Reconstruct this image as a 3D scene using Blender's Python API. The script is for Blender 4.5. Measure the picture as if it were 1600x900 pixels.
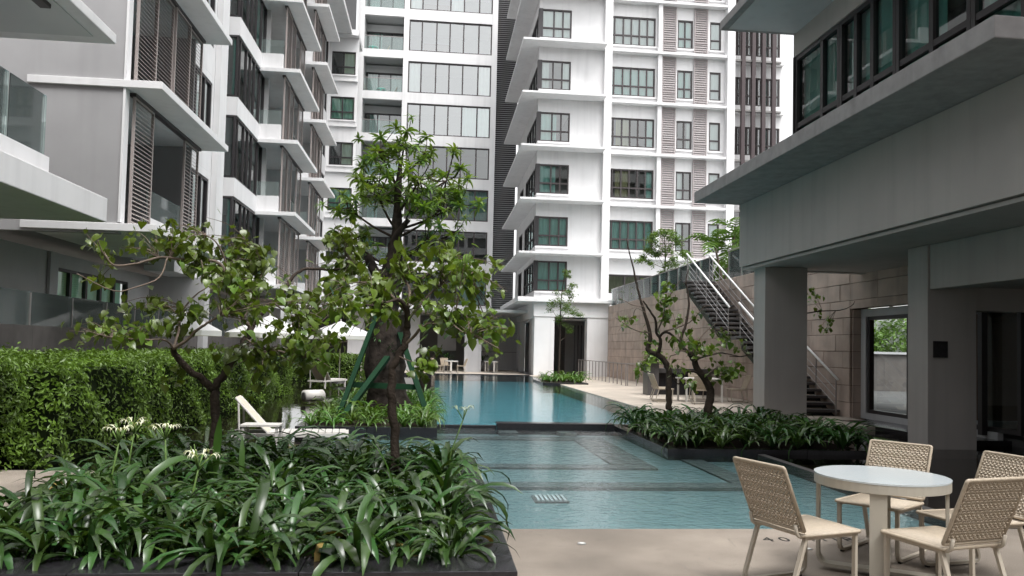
import bpy, bmesh, math, random
from mathutils import Vector, Matrix
R = math.radians
random.seed(7)
scene = bpy.context.scene
for o in list(bpy.data.objects): bpy.data.objects.remove(o)
COL = scene.collection

# ------------------------------------------------------------------ camera
cam = bpy.data.cameras.new('camera'); camo = bpy.data.objects.new('camera', cam); COL.objects.link(camo)
cam.sensor_width = 36; cam.lens = 27.44; cam.shift_y = 0.0268; cam.clip_end = 2000; cam.clip_start = 0.05
ya, pi_, ro = R(5.715), R(2.466), R(1.300)
fw = Vector((math.sin(ya)*math.cos(pi_), math.cos(ya)*math.cos(pi_), math.sin(pi_)))
rt = Vector((math.cos(ya), -math.sin(ya), 0)); up = rt.cross(fw)
r2 = rt*math.cos(ro)+up*math.sin(ro); u2 = up*math.cos(ro)-rt*math.sin(ro)
m = Matrix((r2, u2, -fw)).transposed().to_4x4(); m.translation = (0, 0, 1.6)
camo.matrix_world = m
scene.camera = camo

# ------------------------------------------------------------------ overcast daylight
w = bpy.data.worlds.new('World'); scene.world = w; w.use_nodes = True
nt = w.node_tree; nt.nodes.clear()
sky = nt.nodes.new('ShaderNodeTexSky'); sky.sky_type = 'NISHITA'; sky.sun_disc = False
sky.sun_elevation = R(63); sky.sun_rotation = R(153); sky.dust_density = 4.0; sky.air_density = 1.0; sky.ozone_density = 1.0
hs = nt.nodes.new('ShaderNodeHueSaturation'); hs.inputs['Saturation'].default_value = 0.06
bg = nt.nodes.new('ShaderNodeBackground'); bg.inputs['Strength'].default_value = 0.15
wo = nt.nodes.new('ShaderNodeOutputWorld')
nt.links.new(sky.outputs[0], hs.inputs['Color']); nt.links.new(hs.outputs[0], bg.inputs[0]); nt.links.new(bg.outputs[0], wo.inputs[0])
sl = bpy.data.lights.new('sun', 'SUN'); sl.energy = 0.65; sl.angle = R(25); sl.color = (1, .97, .93)
so = bpy.data.objects.new('sun', sl); COL.objects.link(so)
so.rotation_euler = (R(24), R(12), 0)
vs = scene.view_settings; vs.view_transform = 'Standard'; vs.look = 'None'; vs.exposure = 1.43; vs.gamma = 1
scene.cycles.max_bounces = 9; scene.cycles.transparent_max_bounces = 24; scene.cycles.diffuse_bounces = 6
scene.cycles.caustics_reflective = False; scene.cycles.caustics_refractive = False

# ------------------------------------------------------------------ materials
MATS = {}
def newmat(name):
    ma = bpy.data.materials.new(name); ma.use_nodes = True; MATS[name] = ma
    n = ma.node_tree; n.nodes.clear(); out = n.nodes.new('ShaderNodeOutputMaterial')
    return ma, n, out
def node(n, t, **kw):
    x = n.nodes.new(t)
    for k, v in kw.items(): setattr(x, k, v)
    return x
def mat(name, col, rough=.6, spec=.4, var=.12, vscale=3.0, bump=0.0, bscale=60.0, streak=0.0, metal=0.0, transl=0.0, obrand=0.0, coords='Object', huev=0.0):
    ma, n, out = newmat(name); L = n.links.new
    p = node(n, 'ShaderNodeBsdfPrincipled'); p.inputs['Roughness'].default_value = rough
    p.inputs['Specular IOR Level'].default_value = spec; p.inputs['Metallic'].default_value = metal
    tc = node(n, 'ShaderNodeTexCoord'); geo = node(n, 'ShaderNodeNewGeometry'); src = geo.outputs['Position'] if coords == 'World' else tc.outputs['Object']
    c = node(n, 'ShaderNodeRGB'); c.outputs[0].default_value = (*col, 1); last = c.outputs[0]
    if var:
        no = node(n, 'ShaderNodeTexNoise'); no.inputs['Scale'].default_value = vscale; no.inputs['Detail'].default_value = 6
        L(src, no.inputs['Vector'])
        mr = node(n, 'ShaderNodeMapRange'); mr.inputs[1].default_value = .3; mr.inputs[2].default_value = .7
        mr.inputs[3].default_value = 1-var; mr.inputs[4].default_value = 1+var*.6; L(no.outputs[0], mr.inputs[0])
        mx = node(n, 'ShaderNodeVectorMath', operation='SCALE'); L(last, mx.inputs[0]); L(mr.outputs[0], mx.inputs['Scale']); last = mx.outputs[0]
    if name.startswith('deck'):
        for sc_, lo_, hi_, a_, b_ in ((150, .35, .68, .80, 1.14), (.55, .42, .62, .84, 1.04), (6, .62, .72, 1, .90)):
            nf = node(n, 'ShaderNodeTexNoise'); nf.inputs['Scale'].default_value = sc_; nf.inputs['Detail'].default_value = 4; L(src, nf.inputs['Vector'])
            mf = node(n, 'ShaderNodeMapRange'); mf.inputs[1].default_value = lo_; mf.inputs[2].default_value = hi_; mf.inputs[3].default_value = a_; mf.inputs[4].default_value = b_; L(nf.outputs[0], mf.inputs[0])
            mx = node(n, 'ShaderNodeVectorMath', operation='SCALE'); L(last, mx.inputs[0]); L(mf.outputs[0], mx.inputs['Scale']); last = mx.outputs[0]
    if streak:
        mp = node(n, 'ShaderNodeMapping'); mp.inputs['Scale'].default_value = (2.2, 2.2, .12); L(src, mp.inputs[0])
        n2 = node(n, 'ShaderNodeTexNoise'); n2.inputs['Scale'].default_value = 1.6; n2.inputs['Detail'].default_value = 5; L(mp.outputs[0], n2.inputs['Vector'])
        m2 = node(n, 'ShaderNodeMapRange'); m2.inputs[1].default_value = .5; m2.inputs[2].default_value = .75; m2.inputs[3].default_value = 1; m2.inputs[4].default_value = 1-streak
        L(n2.outputs[0], m2.inputs[0]); mx = node(n, 'ShaderNodeVectorMath', operation='SCALE'); L(last, mx.inputs[0]); L(m2.outputs[0], mx.inputs['Scale']); last = mx.outputs[0]
    if obrand:
        oi = node(n, 'ShaderNodeObjectInfo'); m3 = node(n, 'ShaderNodeMapRange'); m3.inputs[3].default_value = 1-obrand; m3.inputs[4].default_value = 1+obrand; L(oi.outputs['Random'], m3.inputs[0])
        mx = node(n, 'ShaderNodeVectorMath', operation='SCALE'); L(last, mx.inputs[0]); L(m3.outputs[0], mx.inputs['Scale']); last = mx.outputs[0]
        if huev:
            h = node(n, 'ShaderNodeHueSaturation'); m4 = node(n, 'ShaderNodeMapRange'); m4.inputs[3].default_value = .5-huev; m4.inputs[4].default_value = .5+huev
            mu = node(n, 'ShaderNodeMath', operation='FRACT'); mm = node(n, 'ShaderNodeMath', operation='MULTIPLY'); mm.inputs[1].default_value = 7.31
            L(oi.outputs['Random'], mm.inputs[0]); L(mm.outputs[0], mu.inputs[0]); L(mu.outputs[0], m4.inputs[0]); L(m4.outputs[0], h.inputs['Hue']); L(last, h.inputs['Color']); last = h.outputs[0]
    L(last, p.inputs['Base Color'])
    if bump:
        nb = node(n, 'ShaderNodeTexNoise'); nb.inputs['Scale'].default_value = bscale; nb.inputs['Detail'].default_value = 4; L(src, nb.inputs['Vector'])
        b = node(n, 'ShaderNodeBump'); b.inputs['Strength'].default_value = bump; b.inputs['Distance'].default_value = .02; L(nb.outputs[0], b.inputs['Height']); L(b.outputs[0], p.inputs['Normal'])
    sh = p.outputs[0]
    if transl:
        t = node(n, 'ShaderNodeBsdfTranslucent'); tm = node(n, 'ShaderNodeMix', data_type='RGBA', blend_type='MULTIPLY'); tm.inputs[0].default_value = 1
        L(last, tm.inputs[6]); tm.inputs[7].default_value = (1.5, 1.5, .55, 1); L(tm.outputs[2], t.inputs[0])
        mi = node(n, 'ShaderNodeMixShader'); mi.inputs[0].default_value = transl; L(sh, mi.inputs[1]); L(t.outputs[0], mi.inputs[2]); sh = mi.outputs[0]
    L(sh, out.inputs[0]); return ma
def glassmat(name, tint, base, rough=.01, gl=(.95, .97, .97)):
    ma, n, out = newmat(name); L = n.links.new
    t = node(n, 'ShaderNodeBsdfTransparent'); t.inputs[0].default_value = (*tint, 1)
    g = node(n, 'ShaderNodeBsdfGlossy'); g.inputs[0].default_value = (*gl, 1); g.inputs['Roughness'].default_value = rough
    fr = node(n, 'ShaderNodeFresnel'); fr.inputs[0].default_value = 1.45
    tc = node(n, 'ShaderNodeTexCoord'); no = node(n, 'ShaderNodeTexNoise'); no.inputs['Scale'].default_value = .5; no.inputs['Detail'].default_value = 1; L(tc.outputs['Object'], no.inputs['Vector'])
    b = node(n, 'ShaderNodeBump'); b.inputs['Strength'].default_value = .05; b.inputs['Distance'].default_value = .05; L(no.outputs[0], b.inputs['Height']); L(b.outputs[0], g.inputs['Normal'])
    ad = node(n, 'ShaderNodeMath', operation='ADD', use_clamp=True); ad.inputs[1].default_value = base; L(fr.outputs[0], ad.inputs[0])
    mi = node(n, 'ShaderNodeMixShader'); L(ad.outputs[0], mi.inputs[0]); L(t.outputs[0], mi.inputs[1]); L(g.outputs[0], mi.inputs[2]); L(mi.outputs[0], out.inputs[0])
    return ma
def watermat(name, tint, scale, strength, ior=1.33):
    ma, n, out = newmat(name); L = n.links.new
    t = node(n, 'ShaderNodeBsdfTransparent'); t.inputs[0].default_value = (*tint, 1)
    g = node(n, 'ShaderNodeBsdfGlossy'); g.inputs[0].default_value = (1, 1, 1, 1); g.inputs['Roughness'].default_value = .02
    fr = node(n, 'ShaderNodeFresnel'); fr.inputs[0].default_value = ior
    geo = node(n, 'ShaderNodeNewGeometry')
    mp = node(n, 'ShaderNodeMapping'); mp.inputs['Scale'].default_value = (1.0, 1.3, 1); mp.inputs['Rotation'].default_value = (0, 0, .4); L(geo.outputs['Position'], mp.inputs[0])
    n1 = node(n, 'ShaderNodeTexNoise'); n1.inputs['Scale'].default_value = scale; n1.inputs['Detail'].default_value = 3; n1.inputs['Distortion'].default_value = .6; L(mp.outputs[0], n1.inputs['Vector'])
    n2 = node(n, 'ShaderNodeTexNoise'); n2.inputs['Scale'].default_value = scale*.22; n2.inputs['Detail'].default_value = 2; L(mp.outputs[0], n2.inputs['Vector'])
    ad = node(n, 'ShaderNodeMath', operation='MULTIPLY_ADD'); ad.inputs[1].default_value = .7; L(n2.outputs[0], ad.inputs[0]); L(n1.outputs[0], ad.inputs[2])
    b = node(n, 'ShaderNodeBump'); b.inputs['Strength'].default_value = strength; b.inputs['Distance'].default_value = .05; L(ad.outputs[0], b.inputs['Height'])
    L(b.outputs[0], g.inputs['Normal']); L(b.outputs[0], fr.inputs['Normal'])
    mi = node(n, 'ShaderNodeMixShader'); L(fr.outputs[0], mi.inputs[0]); L(t.outputs[0], mi.inputs[1]); L(g.outputs[0], mi.inputs[2]); L(mi.outputs[0], out.inputs[0])
    return ma
def tilemat(name, col, col2, scale, rough=.3):
    ma, n, out = newmat(name); L = n.links.new
    p = node(n, 'ShaderNodeBsdfPrincipled'); p.inputs['Roughness'].default_value = rough
    geo = node(n, 'ShaderNodeNewGeometry'); br = node(n, 'ShaderNodeTexBrick'); br.offset = 0
    br.inputs['Scale'].default_value = scale; br.inputs['Color1'].default_value = (*col, 1); br.inputs['Color2'].default_value = (*col2, 1)
    br.inputs['Mortar'].default_value = (col[0]*.8+.05, col[1]*.8+.05, col[2]*.8+.05, 1); br.inputs['Brick Width'].default_value = .5; br.inputs['Row Height'].default_value = .5
    L(geo.outputs['Position'], br.inputs['Vector']); L(br.outputs[0], p.inputs[0]); L(p.outputs[0], out.inputs[0]); return ma
def wovenmat(name, col):
    ma, n, out = newmat(name); L = n.links.new
    p = node(n, 'ShaderNodeBsdfPrincipled'); p.inputs['Roughness'].default_value = .5
    tc = node(n, 'ShaderNodeTexCoord'); wv = node(n, 'ShaderNodeTexNoise'); wv.inputs['Scale'].default_value = 40; L(tc.outputs['Object'], wv.inputs['Vector'])
    mr = node(n, 'ShaderNodeMapRange'); mr.inputs[3].default_value = .75; mr.inputs[4].default_value = 1.15; L(wv.outputs[0], mr.inputs[0])
    v = node(n, 'ShaderNodeVectorMath', operation='SCALE'); v.inputs[0].default_value = col; L(mr.outputs[0], v.inputs['Scale']); L(v.outputs[0], p.inputs[0]); L(p.outputs[0], out.inputs[0]); return ma

mat('white', (.69, .685, .69), .7, .3, .06, .8, .08, 90, .10, coords='World')
mat('white_cool_paint', (.70, .70, .71), .7, .3, .05, .8, .08, 90, .06, coords='World')  # slightly cooler white with fainter streaks
mat('ground_grey', (.50, .495, .50), .75, .3, .06, 1.2, .1, 120, .06, coords='World')
mat('grey_paint', (.33, .325, .33), .75, .3, .06, 1.2, .1, 120, .06, coords='World')
mat('light_grey', (.50, .50, .515), .7, .3, .06, 1.0, .08, 90, .10, coords='World')
mat('pavilion_grey', (.42, .395, .378), .75, .3, .09, .7, .1, 140, .12, coords='World')
mat('ledge_concrete', (.30, .29, .29), .85, .2, .14, 5, .4, 160, .18, coords='World')
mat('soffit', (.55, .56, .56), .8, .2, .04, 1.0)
mat('dark_frame', (.028, .025, .027), .4, .5, .0)
mat('brown_frame', (.045, .037, .038), .45, .45, .0)
mat('shutter', (.33, .295, .295), .55, .3, .05, 2)
mat('screen', (.36, .315, .30), .55, .3, .06, 2)
mat('fin', (.05, .035, .037), .5, .4, .05, 2)
mat('louvre_slat', (.36, .36, .37), .5, .4, .05, 2)
mat('louvre_dark', (.05, .05, .052), .5, .4, .05, 2)
mat('interior', (.22, .215, .21), .8, .2, .15, .6)
mat('wood_panel', (.17, .075, .04), .5, .3, .2, 2)
mat('curtain_teal', (.34, .62, .58), .8, .1, .06, 2, transl=.15)
mat('curtain_white', (.72, .76, .76), .8, .1, .05, 2, transl=.15)
mat('curtain_tan', (.35, .30, .16), .8, .1, .05, 2)
mat('granite', (.022, .021, .024), .16, .5, .25, 30, .02, 200)
mat('granite_grey', (.085, .08, .08), .35, .4, .25, 30, coords='World')
mat('wall_granite', (.115, .105, .10), .7, .3, .2, 3, .1, 80, .15, coords='World')
mat('deck', (.31, .265, .222), .7, .35, .22, 1.1, .5, 260, coords='World')
mat('deck_light', (.50, .44, .375), .75, .3, .12, 1.2, .3, 200, coords='World')
mat('soil', (.03, .022, .017), .95, .1, .3, 20, .6, 60)
mat('stone', (.50, .405, .352), .75, .25, .18, 2.0, .35, 45, .22, obrand=.09, coords='World')
mat('stone_back', (.17, .13, .11), .9, .1, .1, 4)
tilemat('pool_tile', (.10, .275, .33), (.12, .31, .36), 6.0)
tilemat('pool_tile_pale', (.145, .21, .223), (.175, .245, .255), 6.0)
mat('pond_floor', (.030, .024, .022), .5, .3, .3, 3, coords='World')
mat('step_granite', (.105, .115, .115), .5, .3, .2, 25, coords='World')
watermat('water_near', (.82, .95, .96), 8.0, .24)
watermat('water_far', (.76, .94, .96), 6.0, .13)
watermat('water_dark', (.55, .50, .46), 3.0, .03)
glassmat('glass', (.78, .88, .86), .11)
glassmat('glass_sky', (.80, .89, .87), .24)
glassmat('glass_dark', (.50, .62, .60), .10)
glassmat('glass_pavilion', (.45, .60, .57), .04)
def railglass():
    ma, n, out = newmat('glass_rail'); L = n.links.new
    t = node(n, 'ShaderNodeBsdfTransparent'); t.inputs[0].default_value = (.84, .92, .90, 1)
    d = node(n, 'ShaderNodeBsdfDiffuse'); d.inputs[0].default_value = (.62, .74, .72, 1)
    m1 = node(n, 'ShaderNodeMixShader'); m1.inputs[0].default_value = .13; L(t.outputs[0], m1.inputs[1]); L(d.outputs[0], m1.inputs[2])
    g = node(n, 'ShaderNodeBsdfGlossy'); g.inputs['Roughness'].default_value = .03; fr = node(n, 'ShaderNodeFresnel'); fr.inputs[0].default_value = 1.25
    m2 = node(n, 'ShaderNodeMixShader'); L(fr.outputs[0], m2.inputs[0]); L(m1.outputs[0], m2.inputs[1]); L(g.outputs[0], m2.inputs[2]); L(m2.outputs[0], out.inputs[0])
railglass()
glassmat('glass_clear', (.9, .94, .93), .02)
mat('steel', (.55, .55, .56), .3, .5, 0, metal=.9)
mat('rail_steel', (.30, .28, .275), .4, .5, 0, metal=.6)
mat('rail_white', (.80, .80, .80), .35, .5, 0)
mat('bark', (.055, .042, .034), .9, .15, .35, 14, .8, 40)
mat('bark_dark', (.040, .032, .027), .9, .15, .6, 6, 1.0, 14)
mat('twig', (.16, .125, .10), .8, .2, .2, 14)
mat('prop_green', (.006, .034, .014), .8, .2, .1, 4)
mat('leaf_hib', (.110, .175, .028), .28, .5, .25, 9, transl=.28, obrand=.38, huev=.018)
mat('leaf_lily', (.040, .086, .022), .27, .55, .25, 6, transl=.16, obrand=.5, huev=.025)
mat('leaf_dead', (.22, .16, .05), .6, .3, .3, 8, transl=.2, obrand=.4)
mat('leaf_lily_light', (.075, .15, .028), .32, .5, .2, 6, transl=.25, obrand=.35, huev=.02)
mat('leaf_frang', (.12, .195, .035), .33, .5, .25, 8, transl=.28, obrand=.3, huev=.02)
mat('leaf_hedge', (.110, .190, .026), .4, .4, .55, 2.2, transl=.25, coords='World')
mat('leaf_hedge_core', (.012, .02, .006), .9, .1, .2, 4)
mat('leaf_fine', (.10, .17, .035), .5, .3, .3, 5, transl=.3, coords='World')
mat('leaf_palm', (.10, .19, .025), .4, .4, .3, 3, transl=.25, coords='World')
mat('petal', (.78, .78, .62), .6, .2, .05, 4, transl=.2)
mat('stem', (.12, .20, .05), .5, .3, .1, 4)
wovenmat('wicker', (.44, .37, .285))
mat('chair_frame', (.46, .41, .34), .4, .45, .04, 4)
mat('table_frame', (.43, .40, .34), .4, .45, .04, 4)
mat('rubber', (.01, .01, .01), .7)
mat('plastic_white', (.55, .53, .50), .45, .4, .05, 3)
mat('fabric_cream', (.60, .54, .45), .85, .1, .06, 5)
mat('canvas', (.62, .62, .62), .8, .1, .04, 3, transl=.2)
mat('paint_black', (.02, .018, .016), .8)
mat('sign_navy', (.03, .03, .07), .4)
mat('orange_wood', (.42, .12, .03), .5)
mat('asphalt', (.10, .10, .10), .8, .2, .2, 3, coords='World')
mat('hazard_red', (.45, .03, .02), .5)
mat('ground', (.16, .16, .14), .9, .1, .2, .5, coords='World')
mat('teal_plastic', (.03, .35, .27), .4)
mat('lamp_lens', (.7, .7, .68), .2)
def tabletop():
    ma, n, out = newmat('table_glass'); L = n.links.new
    p = node(n, 'ShaderNodeBsdfPrincipled'); p.inputs['Roughness'].default_value = .12; p.inputs['Base Color'].default_value = (.55, .60, .62, 1); p.inputs['Specular IOR Level'].default_value = .8
    tc = node(n, 'ShaderNodeTexCoord'); v = node(n, 'ShaderNodeTexVoronoi'); v.inputs['Scale'].default_value = 70; L(tc.outputs['Object'], v.inputs['Vector'])
    b = node(n, 'ShaderNodeBump'); b.inputs['Strength'].default_value = .12; b.inputs['Distance'].default_value = .005; L(v.outputs[0], b.inputs['Height']); L(b.outputs[0], p.inputs['Normal'])
    L(p.outputs[0], out.inputs[0])
tabletop()

# ------------------------------------------------------------------ helpers
class MB:
    def __init__(s): s.v = []; s.f = []
    def box(s, x0, x1, y0, y1, z0, z1):
        if x0 > x1: x0, x1 = x1, x0
        if y0 > y1: y0, y1 = y1, y0
        if z0 > z1: z0, z1 = z1, z0
        b = len(s.v)
        s.v += [(x0,y0,z0),(x1,y0,z0),(x1,y1,z0),(x0,y1,z0),(x0,y0,z1),(x1,y0,z1),(x1,y1,z1),(x0,y1,z1)]
        s.f += [(b,b+3,b+2,b+1),(b+4,b+5,b+6,b+7),(b,b+1,b+5,b+4),(b+1,b+2,b+6,b+5),(b+2,b+3,b+7,b+6),(b+3,b,b+4,b+7)]; return s
    def prism(s, poly, z0, z1):
        b = len(s.v); n = len(poly)
        s.v += [(x, y, z0) for x, y in poly]+[(x, y, z1) for x, y in poly]
        s.f.append(tuple(b+i for i in reversed(range(n)))); s.f.append(tuple(b+n+i for i in range(n)))
        for i in range(n): j = (i+1) % n; s.f.append((b+i, b+j, b+n+j, b+n+i))
        return s
    def quad(s, *p):
        b = len(s.v); s.v += [tuple(q) for q in p]; s.f.append(tuple(range(b, b+len(p)))); return s
    def tube(s, pts, r0, r1=None, k=8, cap=True, wob=0.0):
        pts = [Vector(p) for p in pts]; n = len(pts); r1 = r0 if r1 is None else r1
        b = len(s.v); ref = None
        for i, p in enumerate(pts):
            t = (pts[min(i+1, n-1)]-pts[max(i-1, 0)]).normalized()
            if ref is None: ref = Vector((0, 0, 1)) if abs(t.z) < .9 else Vector((1, 0, 0))
            u = t.cross(ref).normalized(); ref = u.cross(t).normalized(); 
            r = r0[i] if isinstance(r0, (list, tuple)) else r0+(r1-r0)*i/max(1, n-1)
            for j in range(k):
                a = 2*math.pi*j/k; rr = r*(1+wob*random.uniform(-1, 1))
                s.v.append(tuple(p+u*math.cos(a)*rr+ref*math.sin(a)*rr))
        for i in range(n-1):
            for j in range(k):
                j2 = (j+1) % k; s.f.append((b+i*k+j, b+i*k+j2, b+(i+1)*k+j2, b+(i+1)*k+j))
        if cap:
            s.f.append(tuple(b+j for j in reversed(range(k)))); s.f.append(tuple(b+(n-1)*k+j for j in range(k)))
        return s
    def bar(s, pts, w, h):           # flat bar along a polyline lying in local coordinates
        return s.tube(pts, .5*(w+h)*.6, None, 4)
    def mesh(s, name, m, smooth=False):
        me = bpy.data.meshes.new(name); me.from_pydata(s.v, [], s.f); 
        if m: me.materials.append(MATS[m])
        if smooth: me.polygons.foreach_set('use_smooth', [True]*len(me.polygons))
        me.update(); return me
    def build(s, name, m, parent=None, smooth=False, kind=None, bevel=0, label=None):
        if parent is not None:
            o = origin(parent); s.v = [(x-o[0], y-o[1], z-o[2]) for x, y, z in s.v]
        me = s.mesh(name, m, smooth)
        if bevel:
            bm = bmesh.new(); bm.from_mesh(me); bmesh.ops.bevel(bm, geom=bm.edges[:], offset=bevel, segments=2, affect='EDGES', profile=.5); bm.to_mesh(me); bm.free()
        ob = bpy.data.objects.new(name, me); COL.objects.link(ob)
        if parent is not None: ob.parent = parent
        if kind: ob['kind'] = kind
        if label: ob['label'] = label
        return ob
def origin(o):
    v = Vector((0, 0, 0))
    while o is not None: v += o.location; o = o.parent
    return v
def link(name, me, parent=None, loc=(0,0,0), rot=(0,0,0), sc=None):
    o = bpy.data.objects.new(name, me); COL.objects.link(o); o.parent = parent; o.location = loc; o.rotation_euler = rot
    if sc is not None: o.scale = sc if isinstance(sc, (tuple, list)) else (sc, sc, sc)
    return o
def tag(o, label, cat, group=None):
    o['label'] = label; o['category'] = cat
    if group: o['group'] = group
    return o
def thing(name, label, cat, loc=(0,0,0), rz=0, group=None):
    o = bpy.data.objects.new(name, None); COL.objects.link(o); o.location = loc; o.rotation_euler = (0, 0, rz); o.empty_display_size = .2
    return tag(o, label, cat, group)
def box(name, m, parent, x0, x1, y0, y1, z0, z1, **kw): return MB().box(x0, x1, y0, y1, z0, z1).build(name, m, parent, **kw)
def struct(ob): ob['kind'] = 'structure'; return ob

# windows: local x along the facade, z up, facing local -y
WC = {}
def winmesh(w, h, cols, transom, fr, mull, m):
    key = ('w', round(w, 3), round(h, 3), tuple(cols), tuple(transom), fr, mull, m)
    if key in WC: return WC[key]
    b = MB(); d = .10
    b.box(0, fr, -.02, d, 0, h); b.box(w-fr, w, -.02, d, 0, h); b.box(fr, w-fr, -.02, d, 0, fr); b.box(fr, w-fr, -.02, d, h-fr, h)
    for c in cols: b.box(c*w-mull/2, c*w+mull/2, -.012, d-.01, fr, h-fr)
    for t in transom: b.box(fr, w-fr, -.008, d-.012, t*h-mull/2, t*h+mull/2)
    WC[key] = b.mesh('window', m); return WC[key]
def panemesh(w, h, m):
    key = ('p', round(w, 3), round(h, 3), m)
    if key not in WC: WC[key] = MB().quad((.03, .045, .03), (w-.03, .045, .03), (w-.03, .045, h-.03), (.03, .045, h-.03)).mesh('pane', m)
    return WC[key]
def curtmesh(w, h, m):
    key = ('c', round(w, 2), round(h, 2), m)
    if key not in WC:
        b = MB(); n = max(6, int(w/.07))
        for i in range(n+1):
            y = .05*math.sin(i*1.7)+.02*math.sin(i*.6+1); b.v += [(w*i/n, y, 0), (w*i/n, y, h)]
        for i in range(n): b.f.append((2*i, 2*i+2, 2*i+3, 2*i+1))
        WC[key] = b.mesh('curtain', m, True)
    return WC[key]
def window(parent, x, y, z, w, h, cols=(), transom=(), rz=0, fm='brown_frame', gm='glass', fr=.085, mull=.085, curtains=(), name='window'):
    o = origin(parent)
    ob = link(name, winmesh(w, h, cols, transom, fr, mull, fm), parent, (x-o[0], y-o[1], z-o[2]), (0, 0, rz))
    link('pane', panemesh(w, h, gm), ob)
    for (a, b_, cm) in curtains: link('curtain', curtmesh((b_-a)*w-.06, h-.1, cm), ob, (a*w+.03, .16, .05))
    return ob
def louvre(parent, x, y, z, w, h, rz, m, pitch=.09, frame=.05, name='louvre_screen', tilt=.05, mid=True):
    key = ('l', round(w, 2), round(h, 2), m, pitch)
    if key not in WC:
        b = MB(); b.box(0, frame, -.03, .03, 0, h); b.box(w-frame, w, -.03, .03, 0, h); b.box(frame, w-frame, -.03, .03, 0, frame); b.box(frame, w-frame, -.03, .03, h-frame, h)
        s = MB(); n = int((h-2*frame)/pitch)
        for i in range(n):
            zz = frame+(i+.5)*(h-2*frame)/n
            s.quad((frame, -.03, zz-tilt*.5), (w-frame, -.03, zz-tilt*.5), (w-frame, .03, zz+tilt*.5), (frame, .03, zz+tilt*.5))
            s.quad((frame, -.03, zz-tilt*.5-.012), (w-frame, -.03, zz-tilt*.5-.012), (w-frame, -.03, zz-tilt*.5), (frame, -.03, zz-tilt*.5))
        WC[key] = (b.mesh('louvre_frame', m), s.mesh('slats', m))
    o = origin(parent)
    ob = link(name, WC[key][0], parent, (x-o[0], y-o[1], z-o[2]), (0, 0, rz))
    sl_ = link('slats', WC[key][1], ob); sl_['kind'] = 'stuff'
    return ob
# ------------------------------------------------------------------ ground, decks, pools
struct(box('ground', 'ground', None, -300, 300, -300, 300, -2.0, -1.6))
struct(box('deck', 'deck', None, .46, 9.0, -3.0, 7.0, -1.3, 0.0, bevel=.015))
struct(box('side_deck', 'deck', None, -6.2, -3.02, -3.0, 10.1, -1.3, -.004))
struct(box('front_deck', 'deck', None, -3.02, .46, -3.0, 4.2, -1.3, -.008))
struct(box('pool_deck', 'deck_light', None, 5.8, 10.6, 16.65, 47, -1.3, .05, bevel=.015))
struct(box('terrace_floor', 'deck_light', None, -12, 5.8, 46.9, 62, -1.3, .05))
struct(box('pool_edge', 'granite', None, -12, 5.8, 46.6, 46.9, -1.3, .06))
struct(box('hall_floor', 'granite_grey', None, 5.8, 12, 47, 62, -1.3, .045))
struct(box('left_terrace', 'deck_light', None, -30, -8.9, 2, 62, -1.3, 1.35))
# pool basins
struct(box('pool_floor', 'pool_tile', None, .1, 5.8, 16.4, 46.6, -1.55, -.36))
struct(box('shallow_pool_floor', 'pool_tile_pale', None, -1.8, 5.4, 7.0, 16.2, -1.55, -.17))
struct(box('pond_floor', 'pond_floor', None, -8.6, -1.8, 10.1, 46.6, -1.55, -.2))
struct(box('pond_floor', 'pond_floor', None, -1.8, .1, 16.2, 46.6, -1.55, -.30))
struct(box('pond_floor', 'pond_floor', None, 5.4, 16, 7.0, 16.6, -1.55, -.2))
# submerged granite steps of the shallow pool
for n_, a in (('pool_shelf', (-1.8, 4.04, 10.21, 15.9, -.615, -.145)),):
    struct(box(n_, 'pool_tile_pale', None, *a))
for a in ((-1.8, 4.4, 9.82, 10.2, -.61, -.125), (4.05, 4.4, 10.2, 12.4, -.61, -.125), (-1.8, 3.36, 11.35, 11.72, -.6, -.115), (2.75, 3.36, 11.73, 15.35, -.61, -.115), (-1.8, 2.74, 14.9, 15.35, -.61, -.115), (1.38, 1.75, 15.7, 16.15, -.61, -.08), (2.6, 2.95, 15.7, 16.15, -.61, -.08)):
    struct(box('pool_step', 'step_granite', None, *a))
# water sheets
def sheet(name, m, x0, x1, y0, y1, z):
    return struct(MB().quad((x0, y0, z), (x1, y0, z), (x1, y1, z), (x0, y1, z)).build(name, m))
sheet('shallow_pool_water', 'water_near', -1.8, 5.4, 7.0, 16.2, -.035)
sheet('pool_water', 'water_far', .1, 5.8, 16.35, 46.6, .03)
sheet('pond_water', 'water_dark', -8.6, -1.8, 10.1, 46.6, -.08)
sheet('pond_water', 'water_dark', -1.8, .0, 16.2, 46.6, -.08)
sheet('pond_water', 'water_dark', 5.4, 16, 7.0, 16.65, -.04)
struct(box('pond_edge', 'granite_grey', None, 5.34, 5.46, 7.0, 12.4, -.6, -.03))
# curbs
tag(box('pool_curb', 'granite', None, 1.35, 3.84, 16.18, 16.5, -.62, .07, bevel=.012), 'low black granite kerb between the deep pool and the shallow pool', 'kerb')
tag(box('pool_curb', 'granite', None, .1, 1.34, 16.2, 16.5, -.62, .015, bevel=.012), 'overflow lip of black granite beside the plant island, water spilling over', 'kerb')
struct(box('pond_wall', 'granite', None, -.06, .1, 16.3, 46.6, -1.3, .05))
# white splash on the shallow pool, added as a pale slatted patch
gr = thing('splash_patch', 'pale slatted patch for the white splash in the shallow pool close to the front planter', 'splash', (1.42, 9.2, -.17))
box('frame', 'granite_grey', gr, 1.22, 1.62, 9.0, 9.4, -.17, -.15)
for i in range(7): box('slat', 'light_grey', gr, 1.25+i*.052, 1.28+i*.052, 9.03, 9.37, -.15, -.135)
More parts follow.
